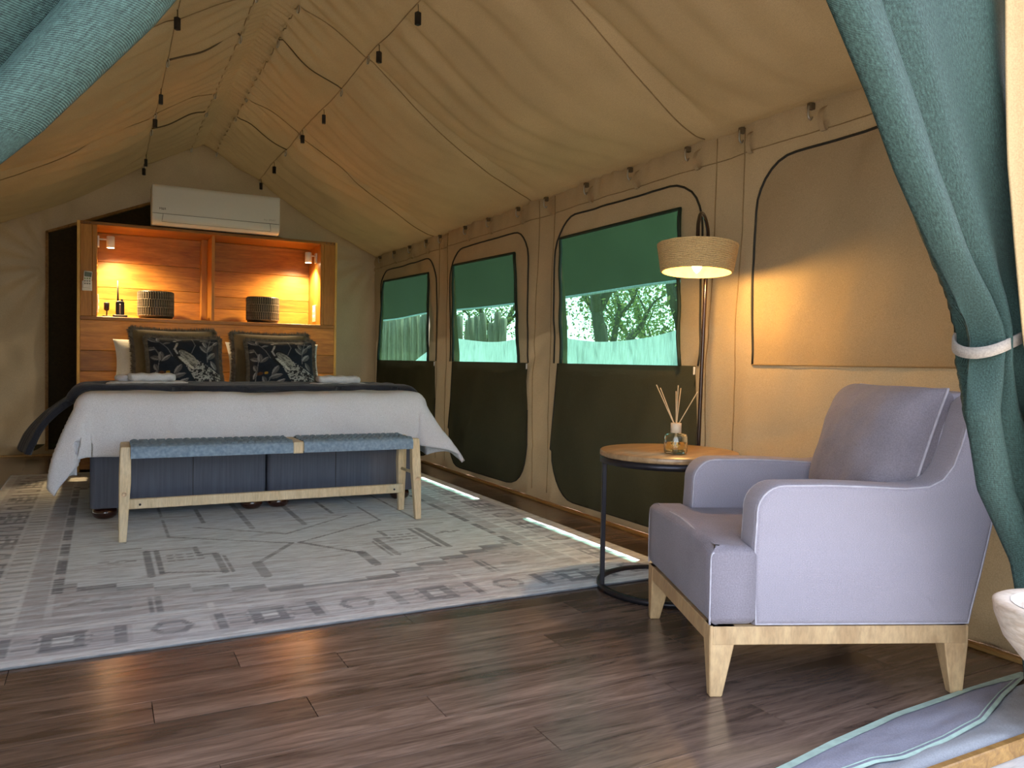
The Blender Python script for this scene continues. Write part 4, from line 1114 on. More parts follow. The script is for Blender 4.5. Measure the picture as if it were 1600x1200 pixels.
# bedside stool with a round knob showing behind the towels
st = thing('bedside_stool', 'small brown wooden stool with round knob beside the headboard', 'stool', (2.10, 7.25, 0), 0)
lathe('top', [(.0001, .50), (.15, .50), (.16, .515), (.16, .53), (.15, .545), (.0001, .545)], m_skin, st, 24)
lathe('knob', [(.018, .54), (.02, .64), (.03, .66), (.052, .70), (.06, .735), (.045, .77), (.0001, .785)], m_skin, st, 20)
for k in range(3):
    a = 2 * PI * k / 3; tube('leg', [(.09 * math.cos(a), .09 * math.sin(a), .505), (.14 * math.cos(a), .14 * math.sin(a), 0)], [.018, .014], m_skin, st, 8)

# ================================================================== BENCH
bn = thing('bench', 'pale wooden bench with woven blue cord seat at the foot of the bed', 'bench', (.862, 4.41, .0095), -.012)
BL, BD, BH = 1.575, .30, .468           # length, depth, seat height
hl, hd = BL / 2, BD / 2
def leg(x, y, name='leg'):
    sx = 1 if x > 0 else -1; sy = 1 if y > 0 else -1
    V = []; 
    for z, w, ox, oy in ((0, .017, .010 * sx, .028 * sy), (.12, .021, .006 * sx, .018 * sy), (.30, .0265, 0, .004 * sy), (BH - .012, .024, -.002 * sx, -.012 * sy), (BH - .001, .021, -.002 * sx, -.012 * sy)):
        for a, b in ((-1, -1), (1, -1), (1, 1), (-1, 1)): V.append((x + ox + a * w, y + oy + b * w * .9, z))
    F = [(3, 2, 1, 0), (16, 17, 18, 19)]
    for i in range(4):
        for k in range(4): F.append((i * 4 + k, i * 4 + (k + 1) % 4, i * 4 + 4 + (k + 1) % 4, i * 4 + 4 + k))
    bm = bmesh.new(); vs = [bm.verts.new(p) for p in V]
    for f in F: bm.faces.new([vs[i] for i in f])
    bmesh.ops.bevel(bm, geom=[e for e in bm.edges], offset=.003, segments=1, affect='EDGES')
    o = bmo(name, bm, m_ash, bn, False)
    pl = lathe('dowel_end', [(.0001, 0), (.012, 0), (.012, .002), (.010, .002), (.010, .0012), (.0001, .0012)], m_collar, o, 16)
    pl.location = (x + .004 * sx, y + sy * (.0255 if True else 0) + .008 * sy, .235); pl.rotation_euler = (PI / 2 if sy < 0 else -PI / 2, 0, 0)
    return o
for sx in (-1, 1):
    for sy in (-1, 1): leg(sx * (hl - .028), sy * (hd - .026))
    # end crossbar and side stretcher peg
    box('end_rail', (sx * (hl - .028) - .022, -hd + .03, BH - .06), (sx * (hl - .028) + .022, hd - .03, BH - .006), m_ash, bn, .006, 2)
    tube('stretcher_peg', [(sx * (hl - .028), -hd + .02, .262), (sx * (hl - .028), hd - .02, .262)], .009, m_ash, bn, 10)
for sy in (-1, 1):
    y0 = sy * (hd - .024)
    box('seat_rail', (-hl + .05, y0 - .016, BH - .050), (hl - .05, y0 + .016, BH - .010), m_ash, bn, .005, 2)
box('middle_bar', (.055, -hd + .002, BH - .062), (.110, hd - .002, BH + .001), m_ash, bn, .006, 2)
box('long_stretcher', (-hl + .04, .035, .125), (hl - .04, .060, .178), m_ash, bn, .004, 1)
for sx in (-1, 1):
    o = lathe('bolt_head', [(.0001, 0), (.006, 0), (.006, .002), (.0001, .002)], m_metal, bn, 10); o.location = (sx * (hl - .10), .0345, .148); o.rotation_euler = (PI / 2, 0, 0)
Mw = Mat('woven_cord'); wv = Mw.coord(); wn_ = Mw.noise(wv, 60, 3)
m_cordseat = Mw.done(Mw.bsdf(Mw.ramp(wn_, [(0.3, (0.16, 0.235, 0.325)), (0.7, (0.28, 0.375, 0.48))]), .75, spec=.3))
def weave(x0, x1):
    n_c = int((x1 - x0) / .0052); xs_ = np.linspace(x0, x1, n_c * 4 + 1)
    path = [(-hd - .002, BH - .058), (-hd - .004, BH - .040), (-hd - .004, BH - .020), (-hd + .002, BH - .004), (-hd + .010, BH + .001)]
    tops = [(-hd + .010 + (2 * hd - .02) * k / 40, BH + .002 - .006 * math.sin(PI * k / 40)) for k in range(1, 40)]
    path = path + tops + [(-q, z) for q, z in path[::-1]]
    path = np.array(path); L = np.concatenate([[0], np.cumsum(np.hypot(*np.diff(path, axis=0).T))])
    d = np.gradient(path, axis=0); nrm = np.stack([-d[:, 1], d[:, 0]], -1); nrm /= np.linalg.norm(nrm, axis=1)[:, None]
    U, K = np.meshgrid(xs_, np.arange(len(path)), indexing='ij')
    rib = .0013 * np.abs(np.sin(PI * (U - x0) / (x1 - x0) * n_c))
    top = (K > 5) & (K < len(path) - 6)
    blk = .0425
    cx_ = np.floor((U - x0) / blk); cy_ = np.floor((path[K, 0] + hd) / .036)
    chk = ((cx_ + cy_) % 2)
    fx_ = ((U - x0) / blk) % 1; fy_ = ((path[K, 0] + hd) / .036) % 1
    bumpy = .011 * np.where(chk > 0, np.sin(PI * fx_), np.sin(PI * fy_)) ** .7 + .0008 * np.sin(path[K, 0] * 900)
    dsp = np.where(top, bumpy + rib * chk, rib)
    P = np.stack([U, path[K, 0] + nrm[K, 0] * dsp, path[K, 1] + nrm[K, 1] * dsp], -1)
    return quads('woven_seat', P.reshape(-1, 3), gridf(len(xs_), len(path)), m_cordseat, bn)
weave(-hl + .052, .054); weave(.111, hl - .052)

# ================================================================== ARMCHAIR
ac_rot = math.atan2(-.9166, -.3998)
ch = thing('armchair', 'lavender grey upholstered armchair with oak legs beside the side table', 'armchair', (1.534, 1.638, 0), ac_rot)
W = .70                                   # local x from 0 (camera side) to -W, local y backwards
# T-shaped seat, in plan
seat = [(-.006, -.030), (.0, -.024), (.0, .10), (-.115, .105), (-.115, .62), (-W + .115, .62), (-W + .115, .105), (-W, .10), (-W, -.024), (-W + .006, -.030)]
def dens(P, s):
    out = []
    for i in range(len(P)):
        a = Vector(P[i]); b = Vector(P[(i + 1) % len(P)]); k = max(1, int((b - a).length / s)); out += [tuple(a.lerp(b, t / k)) for t in range(k)]
    return out
def ccw(P):
    A = sum(P[i][0] * P[(i + 1) % len(P)][1] - P[(i + 1) % len(P)][0] * P[i][1] for i in range(len(P)))
    return P if A > 0 else P[::-1]
so = slab('seat_cushion', ccw(dens(seat, .05)), .200, .425, .030, lambda p, q, t: (p, q, t + (.012 * math.sin(PI * min(max(-p / W, 0), 1)) if t > .3 else 0)), m_brush, ch, 5)
# arm panels with wing, side outline (depth, height)
def arm_outline():
    P = [(.100, .200)]
    P += [(.094, .30), (.092, .42), (.096, .50)]
    for k in range(8):
        a = PI - (PI / 2) * k / 7; P.append((.178 + .082 * math.cos(a), .520 + .082 * math.sin(a)))
    P += [(.30, .604), (.42, .601), (.53, .596), (.60, .602), (.64, .622), (.668, .66), (.69, .72), (.708, .79), (.722, .835), (.745, .855), (.785, .858), (.825, .845), (.838, .82), (.836, .76), (.822, .64), (.806, .54), (.785, .43), (.766, .34), (.745, .25), (.735, .200)]
    P += [(.55, .200), (.35, .200), (.2, .200)]
    return P
AO = ccw(dens(arm_outline(), .04))
for x0 in (-.115, -W):
    slab('arm', AO, x0, x0 + .115, .020, lambda p, q, t: (t, p, q), m_grey, ch, 4)
    for xx in (x0 + .006, x0 + .109):
        o2 = offset_poly(AO, .005); tube('piping', [(xx, p[0], p[1]) for p in o2], .0032, m_pipe, ch, 5, True)
# back panel between the wings, leaning
BK = [(.64, .40), (.70, .84), (.72, .862), (.80, .866), (.835, .845), (.80, .54), (.742, .200), (.64, .200)]
slab('backrest', ccw(dens(BK, .05)), -W + .105, -.105, .012, lambda p, q, t: (t, p, q), m_grey, ch, 3)
# loose back cushion
def cush(U, V):
    w, h, T = W - .19, .46, .135
    t = T * (np.clip(1 - np.abs(U) ** 4, 0, 1) * np.clip(1 - np.abs(V) ** 3.4, 0, 1)) ** .42
    return U * w / 2 * (1 - .03 * (1 - V ** 2)), V * h / 2 * (1 - .03 * (1 - U ** 2)), t + .010 * fbm(U * 2.4, V * 2.4, 71)
n = 60; u = np.linspace(-1, 1, n); Uc, Vc = np.meshgrid(u, u, indexing='ij'); cx_, cz_, ct_ = cush(Uc, Vc)
tl = math.radians(17)
def place(x, y, z): return np.stack([x - W / 2, .640 + y * math.cos(tl) + z * math.sin(tl), .655 + z * math.cos(tl) - y * math.sin(tl)], -1)
Pf = place(cx_, -ct_, cz_).reshape(-1, 3); Pb = place(cx_, ct_, cz_).reshape(-1, 3); F = gridf(n, n)
quads('back_cushion', np.vstack([Pf, Pb]), np.vstack([F, F[:, ::-1] + n * n]), m_brush, ch)
edge = [(i, 0) for i in range(n)] + [(n - 1, j) for j in range(1, n)] + [(i, n - 1) for i in range(n - 2, -1, -1)] + [(0, j) for j in range(n - 2, 0, -1)]
E_ = place(cx_, 0 * cx_, cz_); tube('cushion_piping', [tuple(E_[i, j]) for i, j in edge[::2]], .0045, m_pipe, ch, 6, True)
# front seat piping
pp = [(-.012, -.027, .21), (-.010, -.027, .37), (-.02, -.020, .405), (-.03, -.012, .416)]
tube('piping', smooth_path([(-.006, -.028, .205), (-.006, -.028, .385), (-.014, -.018, .408), (-.10, -.012, .420), (-W / 2, -.012, .435), (-W + .10, -.012, .420), (-W + .014, -.018, .408), (-W + .006, -.028, .385), (-W + .006, -.028, .205)], 6), .0034, m_pipe, ch, 5)
# oak frame
box('rail', (-W + .01, -.026, .148), (-.01, -.002, .200), m_oak, ch, .002, 1)
box('rail', (-W + .01, .705, .148), (-.01, .730, .200), m_oak, ch, .002, 1)
box('rail', (-.026, -.02, .148), (-.001, .725, .200), m_oak, ch, .002, 1)
box('rail', (-W + .001, -.02, .148), (-W + .026, .725, .200), m_oak, ch, .002, 1)
for x, sx in ((0, -1), (-W, 1)):
    for y, sy in ((-.028, 1), (.733, -1)):
        V = []
        for z, w, in_ in ((0, .036, .012 if sy < 0 else .004), (.15, .072, 0), (.200, .076, 0)):
            ys = (y + sy * in_, y + sy * (in_ + w)); xs2 = (x + sx * .002, x + sx * (.002 + w * .75))
            V += [(xs2[0], ys[0], z), (xs2[1], ys[0], z), (xs2[1], ys[1], z), (xs2[0], ys[1], z)]
        F = [(0, 1, 2, 3), (8, 9, 10, 11)] + [(i * 4 + k, i * 4 + (k + 1) % 4, i * 4 + 4 + (k + 1) % 4, i * 4 + 4 + k) for i in range(2) for k in range(4)]
        bm = bmesh.new(); vs = [bm.verts.new(p) for p in V]
        for f in F: bm.faces.new([vs[i] for i in f])
        bmesh.ops.bevel(bm, geom=list(bm.edges), offset=.003, segments=1, affect='EDGES'); bmo('leg', bm, m_oak, ch, False)

# ================================================================== SIDE TABLE
TR, TZt = .285, .575
tb_ = thing('side_table', 'round wooden side table on a dark metal ring frame', 'side table', (2.09, 2.56, 0), .35)
lathe('tabletop', [(.0001, TZt - .024), (TR - .004, TZt - .024), (TR, TZt - .020), (TR, TZt - .004), (TR - .004, TZt), (.0001, TZt)], m_tabletop, tb_, 64)
def ringm(name, r0, r1, z0, z1): return lathe(name, [(r0, z0), (r1, z0), (r1, z1), (r0, z1), (r0, z0)], m_metal, tb_, 64, cap=False)
ringm('top_ring', TR - .020, TR - .001, TZt - .050, TZt - .025); ringm('base_ring', TR - .020, TR + .002, 0.001, .022)
for a in (2.45, 2.45 + PI, 3.75 - .1 + .3):
    x, y = (TR - .011) * math.cos(a), (TR - .011) * math.sin(a)
    o = box('leg', (-.009, -.009, .02), (.009, .009, TZt - .026), m_metal, tb_, .002, 1); o.location = (x, y, 0); o.rotation_euler = (0, 0, a)

# reed diffuser
Mg = Mat('clear_glass'); gb = Mg.node('ShaderNodeBsdfPrincipled'); gb.inputs['Transmission Weight'].default_value = 1; gb.inputs['Roughness'].default_value = .02; gb.inputs['Base Color'].default_value = (.95, 1, .98, 1); gb.inputs['IOR'].default_value = 1.45
m_glass = Mg.done(gb.outputs[0])
Mo = Mat('amber_oil'); ob_ = Mo.node('ShaderNodeBsdfPrincipled'); ob_.inputs['Transmission Weight'].default_value = 1; ob_.inputs['Roughness'].default_value = .02; ob_.inputs['Base Color'].default_value = (.93, .72, .34, 1); ob_.inputs['IOR'].default_value = 1.33
m_oil = Mo.done(ob_.outputs[0])
df = thing('reed_diffuser', 'glass reed diffuser with wooden collar standing on the side table', 'diffuser', (2.055, 2.475, TZt + .0005), 0)
lathe('bottle', [(.0001, 0), (.042, 0), (.047, .006), (.047, .068), (.042, .078), (.018, .082), (.018, .090), (.014, .090), (.014, .079), (.036, .073), (.041, .066), (.041, .010), (.036, .007), (.0001, .007)], m_glass, df, 40)
lathe('oil', [(.0001, .0085), (.035, .0085), (.0395, .012), (.0395, .046), (.0001, .046)], m_oil, df, 32)
lathe('collar', [(.0145, .083), (.0215, .083), (.0215, .122), (.0145, .122)], m_collar, df, 24)
for i, (dx, dy) in enumerate(((-.085, .03), (-.070, .055), (-.004, .02), (.006, -.03), (.014, .04), (.085, -.03))):
    d = Vector((dx * .885, -dx * .465, 0)) + Vector((.3 * dy, .3 * dy, 0))
    tube('reed', [tuple(d * -.15 + Vector((0, 0, .03))), tuple(d * .06 + Vector((0, 0, .11))), tuple(d + Vector((0, 0, .275 - .012 * (i % 3))))], .0022, m_reed, df, 6)

# ================================================================== FLOOR LAMP
LPX, LPY = 2.473, 2.821
lp_ = thing('floor_lamp', 'dark arched floor lamp with round raffia shade, lit', 'lamp', (LPX, LPY, 0), 0)
lathe('base', [(.0001, 0), (.150, 0), (.156, .006), (.156, .020), (.150, .026), (.03, .030), (.018, .040), (.0001, .040)], m_lampmetal, lp_, 40)
sx_, sy_ = -.183, -.176                       # shade offset from the pole
pole = [(0, 0, .03), (.005, 0, .5), (.016, 0, 1.0), (.028, 0, 1.46)]
tube('pole', smooth_path(pole, 6), .0095, m_lampmetal, lp_, 12)
arm = smooth_path([(.028, 0, 1.44), (.028, -.004, 1.50), (.012, -.02, 1.560), (-.035, -.050, 1.612), (-.105, -.105, 1.612), (-.158, -.150, 1.560), (sx_ + .008, sy_ + .008, 1.50), (sx_, sy_, 1.42)], 8)
tube('arm', arm, .0085, m_lampmetal, lp_, 12)
shz0, shz1, rb0, rb1 = 1.335, 1.455, .150, .170
tilt = thing('shade_pivot', None, None); COL.objects.unlink(tilt); bpy.data.objects.remove(tilt)
sh = lathe('lamp_shade', [(rb0, shz0), (rb0 + .002, shz0 + .004), (rb1, shz1), (rb1 - .004, shz1 + .003), (.02, shz1 + .003), (.02, shz1 - .002), (rb1 - .010, shz1 - .004), (rb0 - .007, shz0 + .002), (rb0, shz0)], m_rope, lp_, 64, (0, 0, -1.40), cap=False)
sh.location = (sx_, sy_, 1.40); sh.rotation_euler = (math.radians(-2), math.radians(3), 0)
li = lathe('shade_lining', [(rb0 - .009, shz0 + .003), (rb1 - .013, shz1 - .007), (.02, shz1 - .007)], m_rope_in, sh, 48, (0, 0, -1.40), cap=False)
# raffia coils round the shade
for k in range(16):
    z = shz0 + .006 + k * (shz1 - shz0 - .008) / 15; r_ = rb0 + (rb1 - rb0) * (z - shz0) / (shz1 - shz0) + .001
    tube('raffia_coil', [(r_ * math.cos(2 * PI * j / 64), r_ * math.sin(2 * PI * j / 64), z - 1.40 + .0008 * math.sin(j * 5 + k)) for j in range(64)], .0042, m_rope, sh, 5, True)
lathe('socket', [(.0001, .02), (.017, .02), (.017, -.03), (.0001, -.03)], m_lampmetal, lp_, 16, (sx_, sy_, 1.43))
lathe('bulb', [(.012, .012), (.020, -.002), (.024, -.018), (.020, -.036), (.010, -.052), (.0001, -.060)], m_bulb, lp_, 20, (sx_, sy_, 1.392))
pl = bpy.data.lights.new('lamp_bulb', 'POINT'); pl.energy = 9.5; pl.color = (1.0, .60, .20); pl.shadow_soft_size = .03
po = bpy.data.objects.new('lamp_bulb_light', pl); COL.objects.link(po); po.parent = lp_; po.location = (sx_, sy_, 1.322)

# ================================================================== CURTAINS IN THE ENTRANCE
def uv_grid(o, nu, nv, su, sv):
    me = o.data; uv = me.uv_layers.new(name='UVMap')
    vi = np.zeros(len(me.loops), np.int32); me.loops.foreach_get('vertex_index', vi)
    u = (vi // nv) / (nu - 1) * su; v = (vi % nv) / (nv - 1) * sv
    uv.data.foreach_set('uv', np.stack([u, v], -1).astype(np.float32).ravel())
def curtain(mirror, label):
    def X(x): return (1.54 - x) if mirror else x
    zs = np.concatenate([np.linspace(2.32, 1.2, 60), np.linspace(1.185, .84, 46), np.linspace(.82, .03, 46)])
    zl = [.03, .30, .46, .65, .84, .95, 1.0, 1.03, 1.10, 1.20, 1.35, 1.5, 1.66, 2.0, 2.32]
    xl = [2.10, 2.05, 2.00, 1.855, 1.775, 1.765, 1.768, 1.755, 1.70, 1.605, 1.485, 1.385, 1.262, 1.03, .80]
    xr = [2.42, 2.40, 2.36, 2.24, 2.05, 1.945, 1.93, 1.94, 1.96, 1.97, 1.95, 1.93, 1.91, 1.93, 1.97]
    nt = 120; t = np.linspace(0, 1, nt); Zg, T = np.meshgrid(zs, t, indexing='ij')
    zq = Zg
    L = np.interp(zq, zl, xl); R = np.interp(zq, zl, xr); wd = R - L
    gather = np.exp(-((Zg - 1.0) / .13) ** 2)
    TR_ = .21 + .05 * gather
    ang = np.clip(T / TR_, 0, 1) * PI
    rest_ = np.clip((T - TR_) / (1 - TR_), 0, 1)
    y = np.where(T < TR_, -.052 * np.sin(ang) ** .8 * (1 - .4 * gather), 0)
    y = y + np.where(T >= TR_, .030 * np.exp(-(rest_ / .10) ** 2) * np.clip(rest_ / .02, 0, 1) - .050 * np.sin(rest_ * PI) ** 1.2 + .012 * np.sin(rest_ * 2 * PI * 2.0 + Zg * 1.6), 0)
    y = y + gather * (.028 * np.sin(T * 2 * PI * 4.5)) + .005 * fbm(T * 5, Zg * 3, 77)
    low = np.clip((.95 - Zg) / .3, 0, 1); y = y + low * (.020 * np.sin(T * 2 * PI * 2.2 + .6) + .012)
    x = np.where(T < TR_, L + wd * TR_ * (1 - np.cos(ang)) / 2, L + wd * T)
    x = x + .012 * gather * np.sin(T * 11)
    x = x - np.where(T > TR_, .045 * np.exp(-(rest_ / .08) ** 2) * (1 - gather), 0)      # cloth tucks behind the roll
    ox = X(1.85)
    rt = thing('shade_curtain', label, 'curtain', (ox, 1.10, .03), group='teal entrance curtains')
    P = np.stack([X(x) - ox, y, Zg - .03], -1).reshape(-1, 3); F = gridf(len(zs), nt)
    o = quads('cloth', P, F if mirror else F[:, ::-1], m_curtain, rt); uv_grid(o, len(zs), nt, 2.3, 1.35)
    sm = o.modifiers.new('thickness', 'SOLIDIFY'); sm.thickness = .003
    # tie band around the gather
    pts = []
    for k in range(40):
        a = 2 * PI * k / 40; c, s = math.cos(a), math.sin(a)
        px = 1.843 + .088 * math.copysign(abs(c) ** .8, c); pts.append((X(px) - ox, .002 + .066 * s, 1.012 - .03 + .040 * c + (.010 * s)))
    Vt = []; 
    for p in pts:
        for dz, dr in ((-.013, 0), (.013, 0)): Vt.append((p[0], p[1], p[2] + dz))
    n_ = len(pts); Ft = [(2 * k, 2 * ((k + 1) % n_), 2 * ((k + 1) % n_) + 1, 2 * k + 1) for k in range(n_)]
    b = mesh('tie_band', Vt, Ft, m_tie, rt); sm = b.modifiers.new('thickness', 'SOLIDIFY'); sm.thickness = .006
    return rt
curtain(False, 'teal shade-cloth curtain tied with a beige band behind the armchair')
curtain(True, 'teal shade-cloth curtain swept across the upper corner far from the armchair')

# cream canvas drape gathered beside the armchair-side curtain, and its twin
def drape_side(mirror, label):
    def X(x): return (1.54 - x) if mirror else x
    zs = np.linspace(2.30, .02, 90); t = np.linspace(0, 1, 90); Zg, T = np.meshgrid(zs, t, indexing='ij')
    L = .932 * np.interp(Zg, [.02, .6, 1.03, 1.4, 1.75, 2.3], [2.30, 2.10, 1.955, 1.875, 1.835, 1.80]); R = L + .46 - .10 * np.exp(-((Zg - 1.0) / .4) ** 2)
    x = L + (R - L) * T; y = .026 * np.sin(T * 2 * PI * 3.2 + 1.2 + .8 * np.sin(Zg * 2)) * (.6 + .5 * T) + .01 * fbm(T * 3, Zg * 2, 88)
    ox = X(2.1); P = np.stack([X(x) - ox, y, Zg - .02], -1).reshape(-1, 3); F = gridf(len(zs), len(t))
    o = quads('canvas_drape', P, F if mirror else F[:, ::-1], m_drape); o.location = (ox, 1.0, -.0)
    sm = o.modifiers.new('thickness', 'SOLIDIFY'); sm.thickness = .004
    tag(o, label, 'drape', 'cream entrance drapes'); return o
drape_side(False, 'cream canvas drape hanging beside the teal curtain and wooden bowl')
drape_side(True, 'cream canvas drape beside the teal curtain far from the armchair')

# ================================================================== THRESHOLD: loose canvas flap, silver strip, batten
fl_ = thing('groundsheet_flap', 'grey canvas flap with mint taped edges lying on the threshold', 'flap', (1.9, 1.25, 0))
ux = np.array([.75, 1.0, 1.20, 1.424, 1.596, 1.886, 2.2, 2.42, 2.55]); uy = np.array([1.21, 1.225, 1.245, 1.275, 1.304, 1.338, 1.352, 1.356, 1.356])
lx = np.array([.75, 1.0, 1.3, 1.609, 1.685, 1.869, 2.062, 2.277, 2.47, 2.55]); ly = np.array([1.17, 1.165, 1.18, 1.19, 1.173, 1.184, 1.211, 1.282, 1.335, 1.35])
def flp(U, V):
    a = np.interp(U, ux, uy); b = np.interp(U, lx, ly)
    y = b + (a - b) * V; z = .007 + .007 * np.sin(PI * np.clip(V, 0, 1)) ** .7 * np.clip((a - b) / .1, 0, 1) + .008 * fbm(U * 7, V * 2.5, 91) * np.sin(PI * V)
    z = np.maximum(z, .003)
    return U - 1.9, y - 1.25, z
grid('canvas', np.linspace(.75, 2.55, 90), np.linspace(0, 1, 16), flp, m_grey_pvc, fl_)
for d0, d1, up in ((-.018, .006, True), (-.003, .007, False), (.013, .016, False)):
    def tp(U, V):
        a = np.interp(U, ux, uy); b = np.interp(U, lx, ly); g = np.maximum(a - b, .012)
        v = (1 + (d0 + (d1 - d0) * V) / g) if up else ((d0 + (d1 - d0) * V) / g)
        x, y, z = flp(U, np.clip(v, 0, 1)); y = np.where(up, a, b) + d0 + (d1 - d0) * V - 1.25
        return x, y, z + .0025
    grid('taped_edge', np.linspace(.75, 2.5, 120), np.linspace(0, 1, 4), tp, m_tape, fl_)
def strip(U, V):
    y = 1.117 + (np.interp(U, ux, uy) - 1.117 - .045) * V; a = np.interp(U, ux, uy)
    z = .002 + .012 * np.exp(-((V - .2) / .2) ** 2) + .007 * fbm(U * 8 + V * 2, V * 4, 95) + .010 * np.exp(-((U - 1.62 - .3 * (V - .5)) / .02) ** 2) * np.sin(PI * V)
    return U - 1.9, y - 1.16, np.clip(z, .001, np.where(V > .4, .004, .05))
stp = grid('threshold_canvas', np.linspace(.4, 2.6, 200), np.linspace(0, 1, 14), strip, m_silver_pvc); stp.location = (1.9, 1.16, 0)
tag(stp, 'silvery canvas strip along the threshold under the grey flap', 'canvas strip')
bt3 = box('trim_3', (XL, 1.098, -.03), (XR + .05, 1.119, .014), m_batten, None, .003, 1)
tag(bt3, 'orange wood batten along the entrance threshold', 'batten', kind='structure')

# ================================================================== WOODEN BOWL TABLE
bo = thing('bowl_table', 'whitewashed wooden bowl on legs at the deck edge beside the cream drape', 'bowl', (1.765, .862, .055), .4); bo.scale = (.912, .912, .912)
lathe('bowl', [(.0001, .270), (.05, .270), (.095, .300), (.135, .350), (.154, .400), (.158, .428), (.150, .432), (.118, .430), (.112, .420), (.098, .375), (.06, .335), (.0001, .325)], m_bowlwood, bo, 48)
lathe('glazed_inside', [(.121, .4315), (.1135, .422), (.0995, .378), (.061, .338), (.0001, .328)], m_bowlin, bo, 40, cap=False)
lathe('hub', [(.0001, .215), (.055, .215), (.06, .23), (.05, .275), (.0001, .275)], m_bowlwood, bo, 24)
for k in range(3):
    a = 2 * PI * k / 3 + 2.5
    tube('leg', [(.03 * math.cos(a), .03 * math.sin(a), .235), (.12 * math.cos(a), .12 * math.sin(a), -.0925)], [.019, .014], m_bowlwood, bo, 10)

# ================================================================== OUTSIDE
# dark green screen standing in for the awning, pale sagging shade cloth, pole fence, trees
m_screen = cloth('dark_green_screen', (0.030, 0.030, 0.010), .9, 0.02, 500, .1, 0)
m_pale = cloth('pale_shade_cloth', (0.80, 0.90, 0.90), .9, 0.5, 500, .08, 0)
m_postw = wood('gum_pole', (0.16, 0.12, 0.075), (0.40, 0.32, 0.22), (8, 8, .8), .8, .2, .3)
SX = 4.2  # awning stand-in invented this far out so it clears the sun rays
sc = thing('awning_standin', 'dark green screen on posts standing in for the awning outside the windows', 'screen', (SX, 9.0, -.6))
def scf(U, V): return .03 * np.sin(U * 2.2) * (1 - V) + .01 * fbm(U, V, 3), U - 9.0, 1.612 + .012 * np.sin(U * 1.4) + V * 1.5 + .6
grid('cloth', np.linspace(4.3, 14.2, 100), np.linspace(0, 1, 16), scf, m_screen, sc)
tube('hem', [(.0 + .03 * math.sin(y * 2.2) - .004, y - 9, 1.612 + .012 * math.sin(y * 1.4) + .6) for y in np.linspace(4.3, 14.2, 60)], .012, m_pale, sc, 6)
for y in (4.3, 14.2): tube('post', [(0.03, y - 9, -.0), (0.03, y - 9, 3.8)], .05, m_postw, sc, 10)
pc = thing('sagging_tarp', 'pale sunlit shade cloth sagging between posts outside the windows', 'tarp', (5.0, 9.0, -.6))
ty = np.array([2.8, 4.3, 5.7, 6.5, 7.3, 8.0, 8.7, 9.4, 10.2, 11.2, 12.0, 12.5, 13.2, 13.9]); tz = np.array([1.33, 1.20, 1.30, 1.215, 1.182, 1.225, 1.31, 1.245, 1.222, 1.28, 1.34, 1.15, .95, .72])
def pcf(U, V):
    top = np.interp(U, ty, tz); return .06 * np.sin(U * 3) * V + .02 * fbm(U * 2, V * 4, 7), U - 9.0, .55 + (top - .0) * V + .05 * (1 - V)
ys_ = smooth_path([(0, a, b) for a, b in zip(ty, tz)], 8)
def pcf2(U, V):
    top = np.interp(U, [p[1] for p in ys_], [p[2] for p in ys_]); zb = -.45
    return .05 * np.sin(U * 3.1) * (1 - V) + .02 * fbm(U * 2, V * 4, 7), U - 9.0, zb + (top - zb) * V + .6
grid('cloth', np.linspace(2.8, 13.9, 120), np.linspace(0, 1, 12), pcf2, m_pale, pc)
for y in (2.8, 5.7, 8.7, 12.0): tube('post', [(.05, y - 9, 0), (.05, y - 9, 1.92)], .03, m_postw, pc, 8)
fn = thing('pole_fence', 'upright gum pole fence outside, seen through the window beside the bed', 'fence', (6.0, 15.5, -.6))
pm = None
for k, y in enumerate(np.arange(11.85, 20.0, .145)):
    if pm is None:
        pm = tube('pole', [(0, 0, 0), (.01, 0, .9), (0, .01, 1.9), (.005, 0, 2.3)], [.075, .07, .066, .06], m_postw, fn, 9); o = pm
    else: o = pm.copy(); COL.objects.link(o)
    o.location = (.03 * math.sin(k * 2.7), y - 15.5, -.02); o.scale = (1, 1, 1 + .05 * math.sin(k * 1.9) + (.12 if k > 18 else 0)); o.rotation_euler = (.02 * math.sin(k * 3.3), .02 * math.cos(k * 2.1), k * 1.3)
m_bark = wood('bark', (0.045, 0.035, 0.022), (0.14, 0.11, 0.08), (6, 6, 1.5), .95, .6, .2)
Ml = Mat('leaves'); oi = Ml.node('ShaderNodeObjectInfo'); ln = Ml.noise(Ml.coord(), 1.7, 3)
lc = Ml.ramp(ln, [(0.3, (0.08, 0.12, 0.02)), (0.5, (0.17, 0.21, 0.05)), (0.7, (0.36, 0.32, 0.10))])
ld_ = Ml.bsdf(lc, .6); lt = Ml.node('ShaderNodeBsdfTranslucent'); Ml.link(lc, lt.inputs['Color']); lm = Ml.node('ShaderNodeMixShader'); lm.inputs[0].default_value = .45
Ml.link(ld_, lm.inputs[1]); Ml.link(lt.outputs[0], lm.inputs[2]); m_leaf = Ml.done(lm.outputs[0])
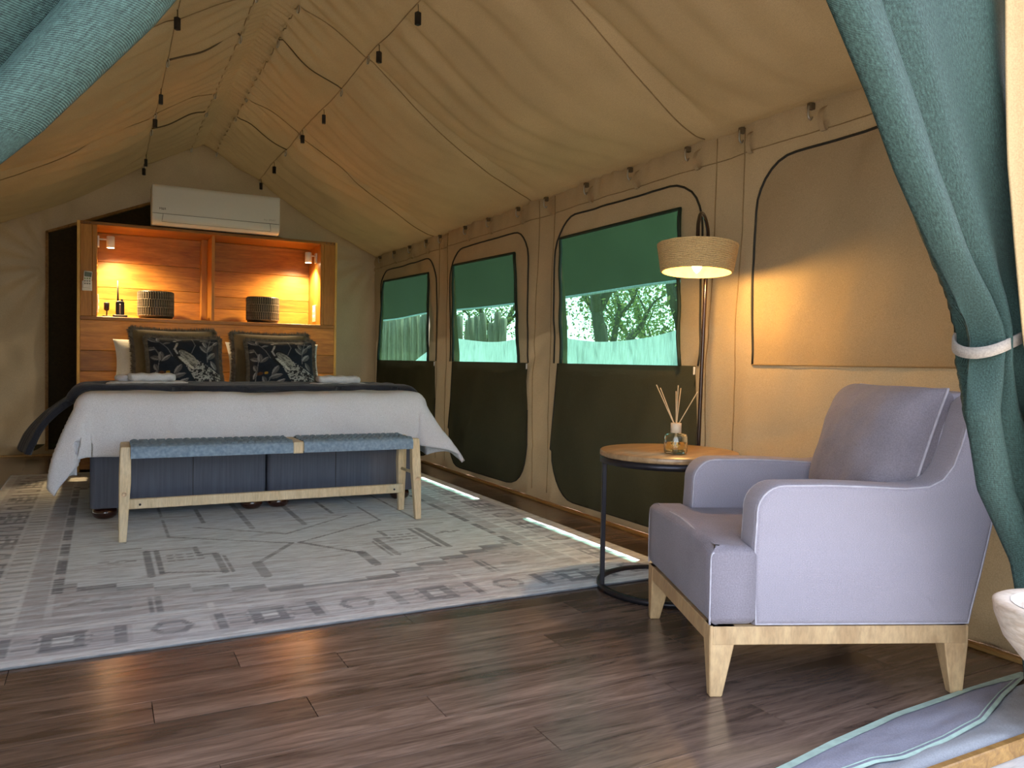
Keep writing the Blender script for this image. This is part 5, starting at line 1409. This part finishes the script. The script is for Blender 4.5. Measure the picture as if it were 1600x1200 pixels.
def tree(loc, h, seed, label, nleaf=2600, spread=2.2, lean=0.0, clear=False):
    R = random.Random(seed); t = thing('tree', label, 'tree', loc, 0, 'trees outside the windows')
    V = []; F = []; tips = []
    def limb(p, d, L, r, lev):
        n = 5; P = [p]; q = Vector(p); dd = Vector(d)
        for k in range(n):
            dd = (dd + Vector((R.uniform(-.18, .18), R.uniform(-.18, .18), R.uniform(-.02, .14)))).normalized(); q = q + dd * L / n; P.append(q.copy())
        v, f = tube_vf(P, [r * (1 - .45 * k / n) for k in range(n + 1)], 7); b = len(V); V.extend(v); F.extend([tuple(i + b for i in g) for g in f])
        if lev >= 1: tips.extend(P[2:])
        if lev < 3:
            for k in range(2 if lev else 3):
                s = P[R.randint(3 if (clear and not lev) else 2, n)]; a = R.uniform(0, 2 * PI); limb(s, (dd + Vector((math.cos(a), math.sin(a), R.uniform(.1, .5))) * .9).normalized(), L * R.uniform(.5, .75), r * .55, lev + 1)
    limb(Vector((0, 0, 0)), Vector((lean, .1 * R.uniform(-1, 1), 1)).normalized(), h * (.7 if clear else .5), .11 + .012 * h, 0)
    mesh('trunk', V, F, m_bark, t)
    c = np.array([tuple(R.choice(tips)) for _ in range(nleaf)]) + np.random.default_rng(seed).normal(0, .5, (nleaf, 3))
    g = np.random.default_rng(seed + 1); a = g.normal(0, 1, (nleaf, 3)); a /= np.linalg.norm(a, axis=1)[:, None]; b = np.cross(a, g.normal(0, 1, (nleaf, 3))); b /= np.linalg.norm(b, axis=1)[:, None]
    s = g.uniform(.025, .06, (nleaf, 1)); Vq = np.stack([c - a * s, c + b * s * .5, c + a * s, c - b * s * .5], 1).reshape(-1, 3)
    o = quads('foliage', Vq, np.arange(nleaf * 4).reshape(-1, 4), m_leaf, t, False); o['kind'] = 'stuff'
    return t
tree((7.6, 10.9, -.6), 4.4, 11, 'thick-trunked tree outside, seen at the bed-side edge of the widest window', 1500, clear=True)
tree((8.4, 10.2, -.6), 4.6, 12, 'slender tree outside with low side branches, seen in the widest window', 1300, lean=.15, clear=True)
tree((7.2, 7.9, -.6), 4.6, 13, 'forked tree outside, seen in the middle of the widest window', 1300, lean=-.12, clear=True)
tree((7.4, 7.2, -.6), 5.0, 14, 'straight tree outside, seen just behind the lamp shade', 1500, lean=.05, clear=True)
tree((9.5, 13.6, -.6), 4.6, 15, 'leafy tree outside, seen through the middle window past the fence end', 4200)
tree((9.0, 18.5, -.6), 4.8, 16, 'leafy tree outside behind the pole fence', 4200)
for i, (x, y, s) in enumerate([(10.5, 8.2, 17), (11.5, 11.4, 18), (12, 15.5, 19), (11, 6.2, 20)]):
    tree((x, y, -.6), 4.5, s, ['bushy tree outside behind the forked tree', 'bushy tree outside behind the thick-trunked tree', 'bushy tree outside behind the fence end', 'bushy tree outside beyond the lamp'][i], 5200)
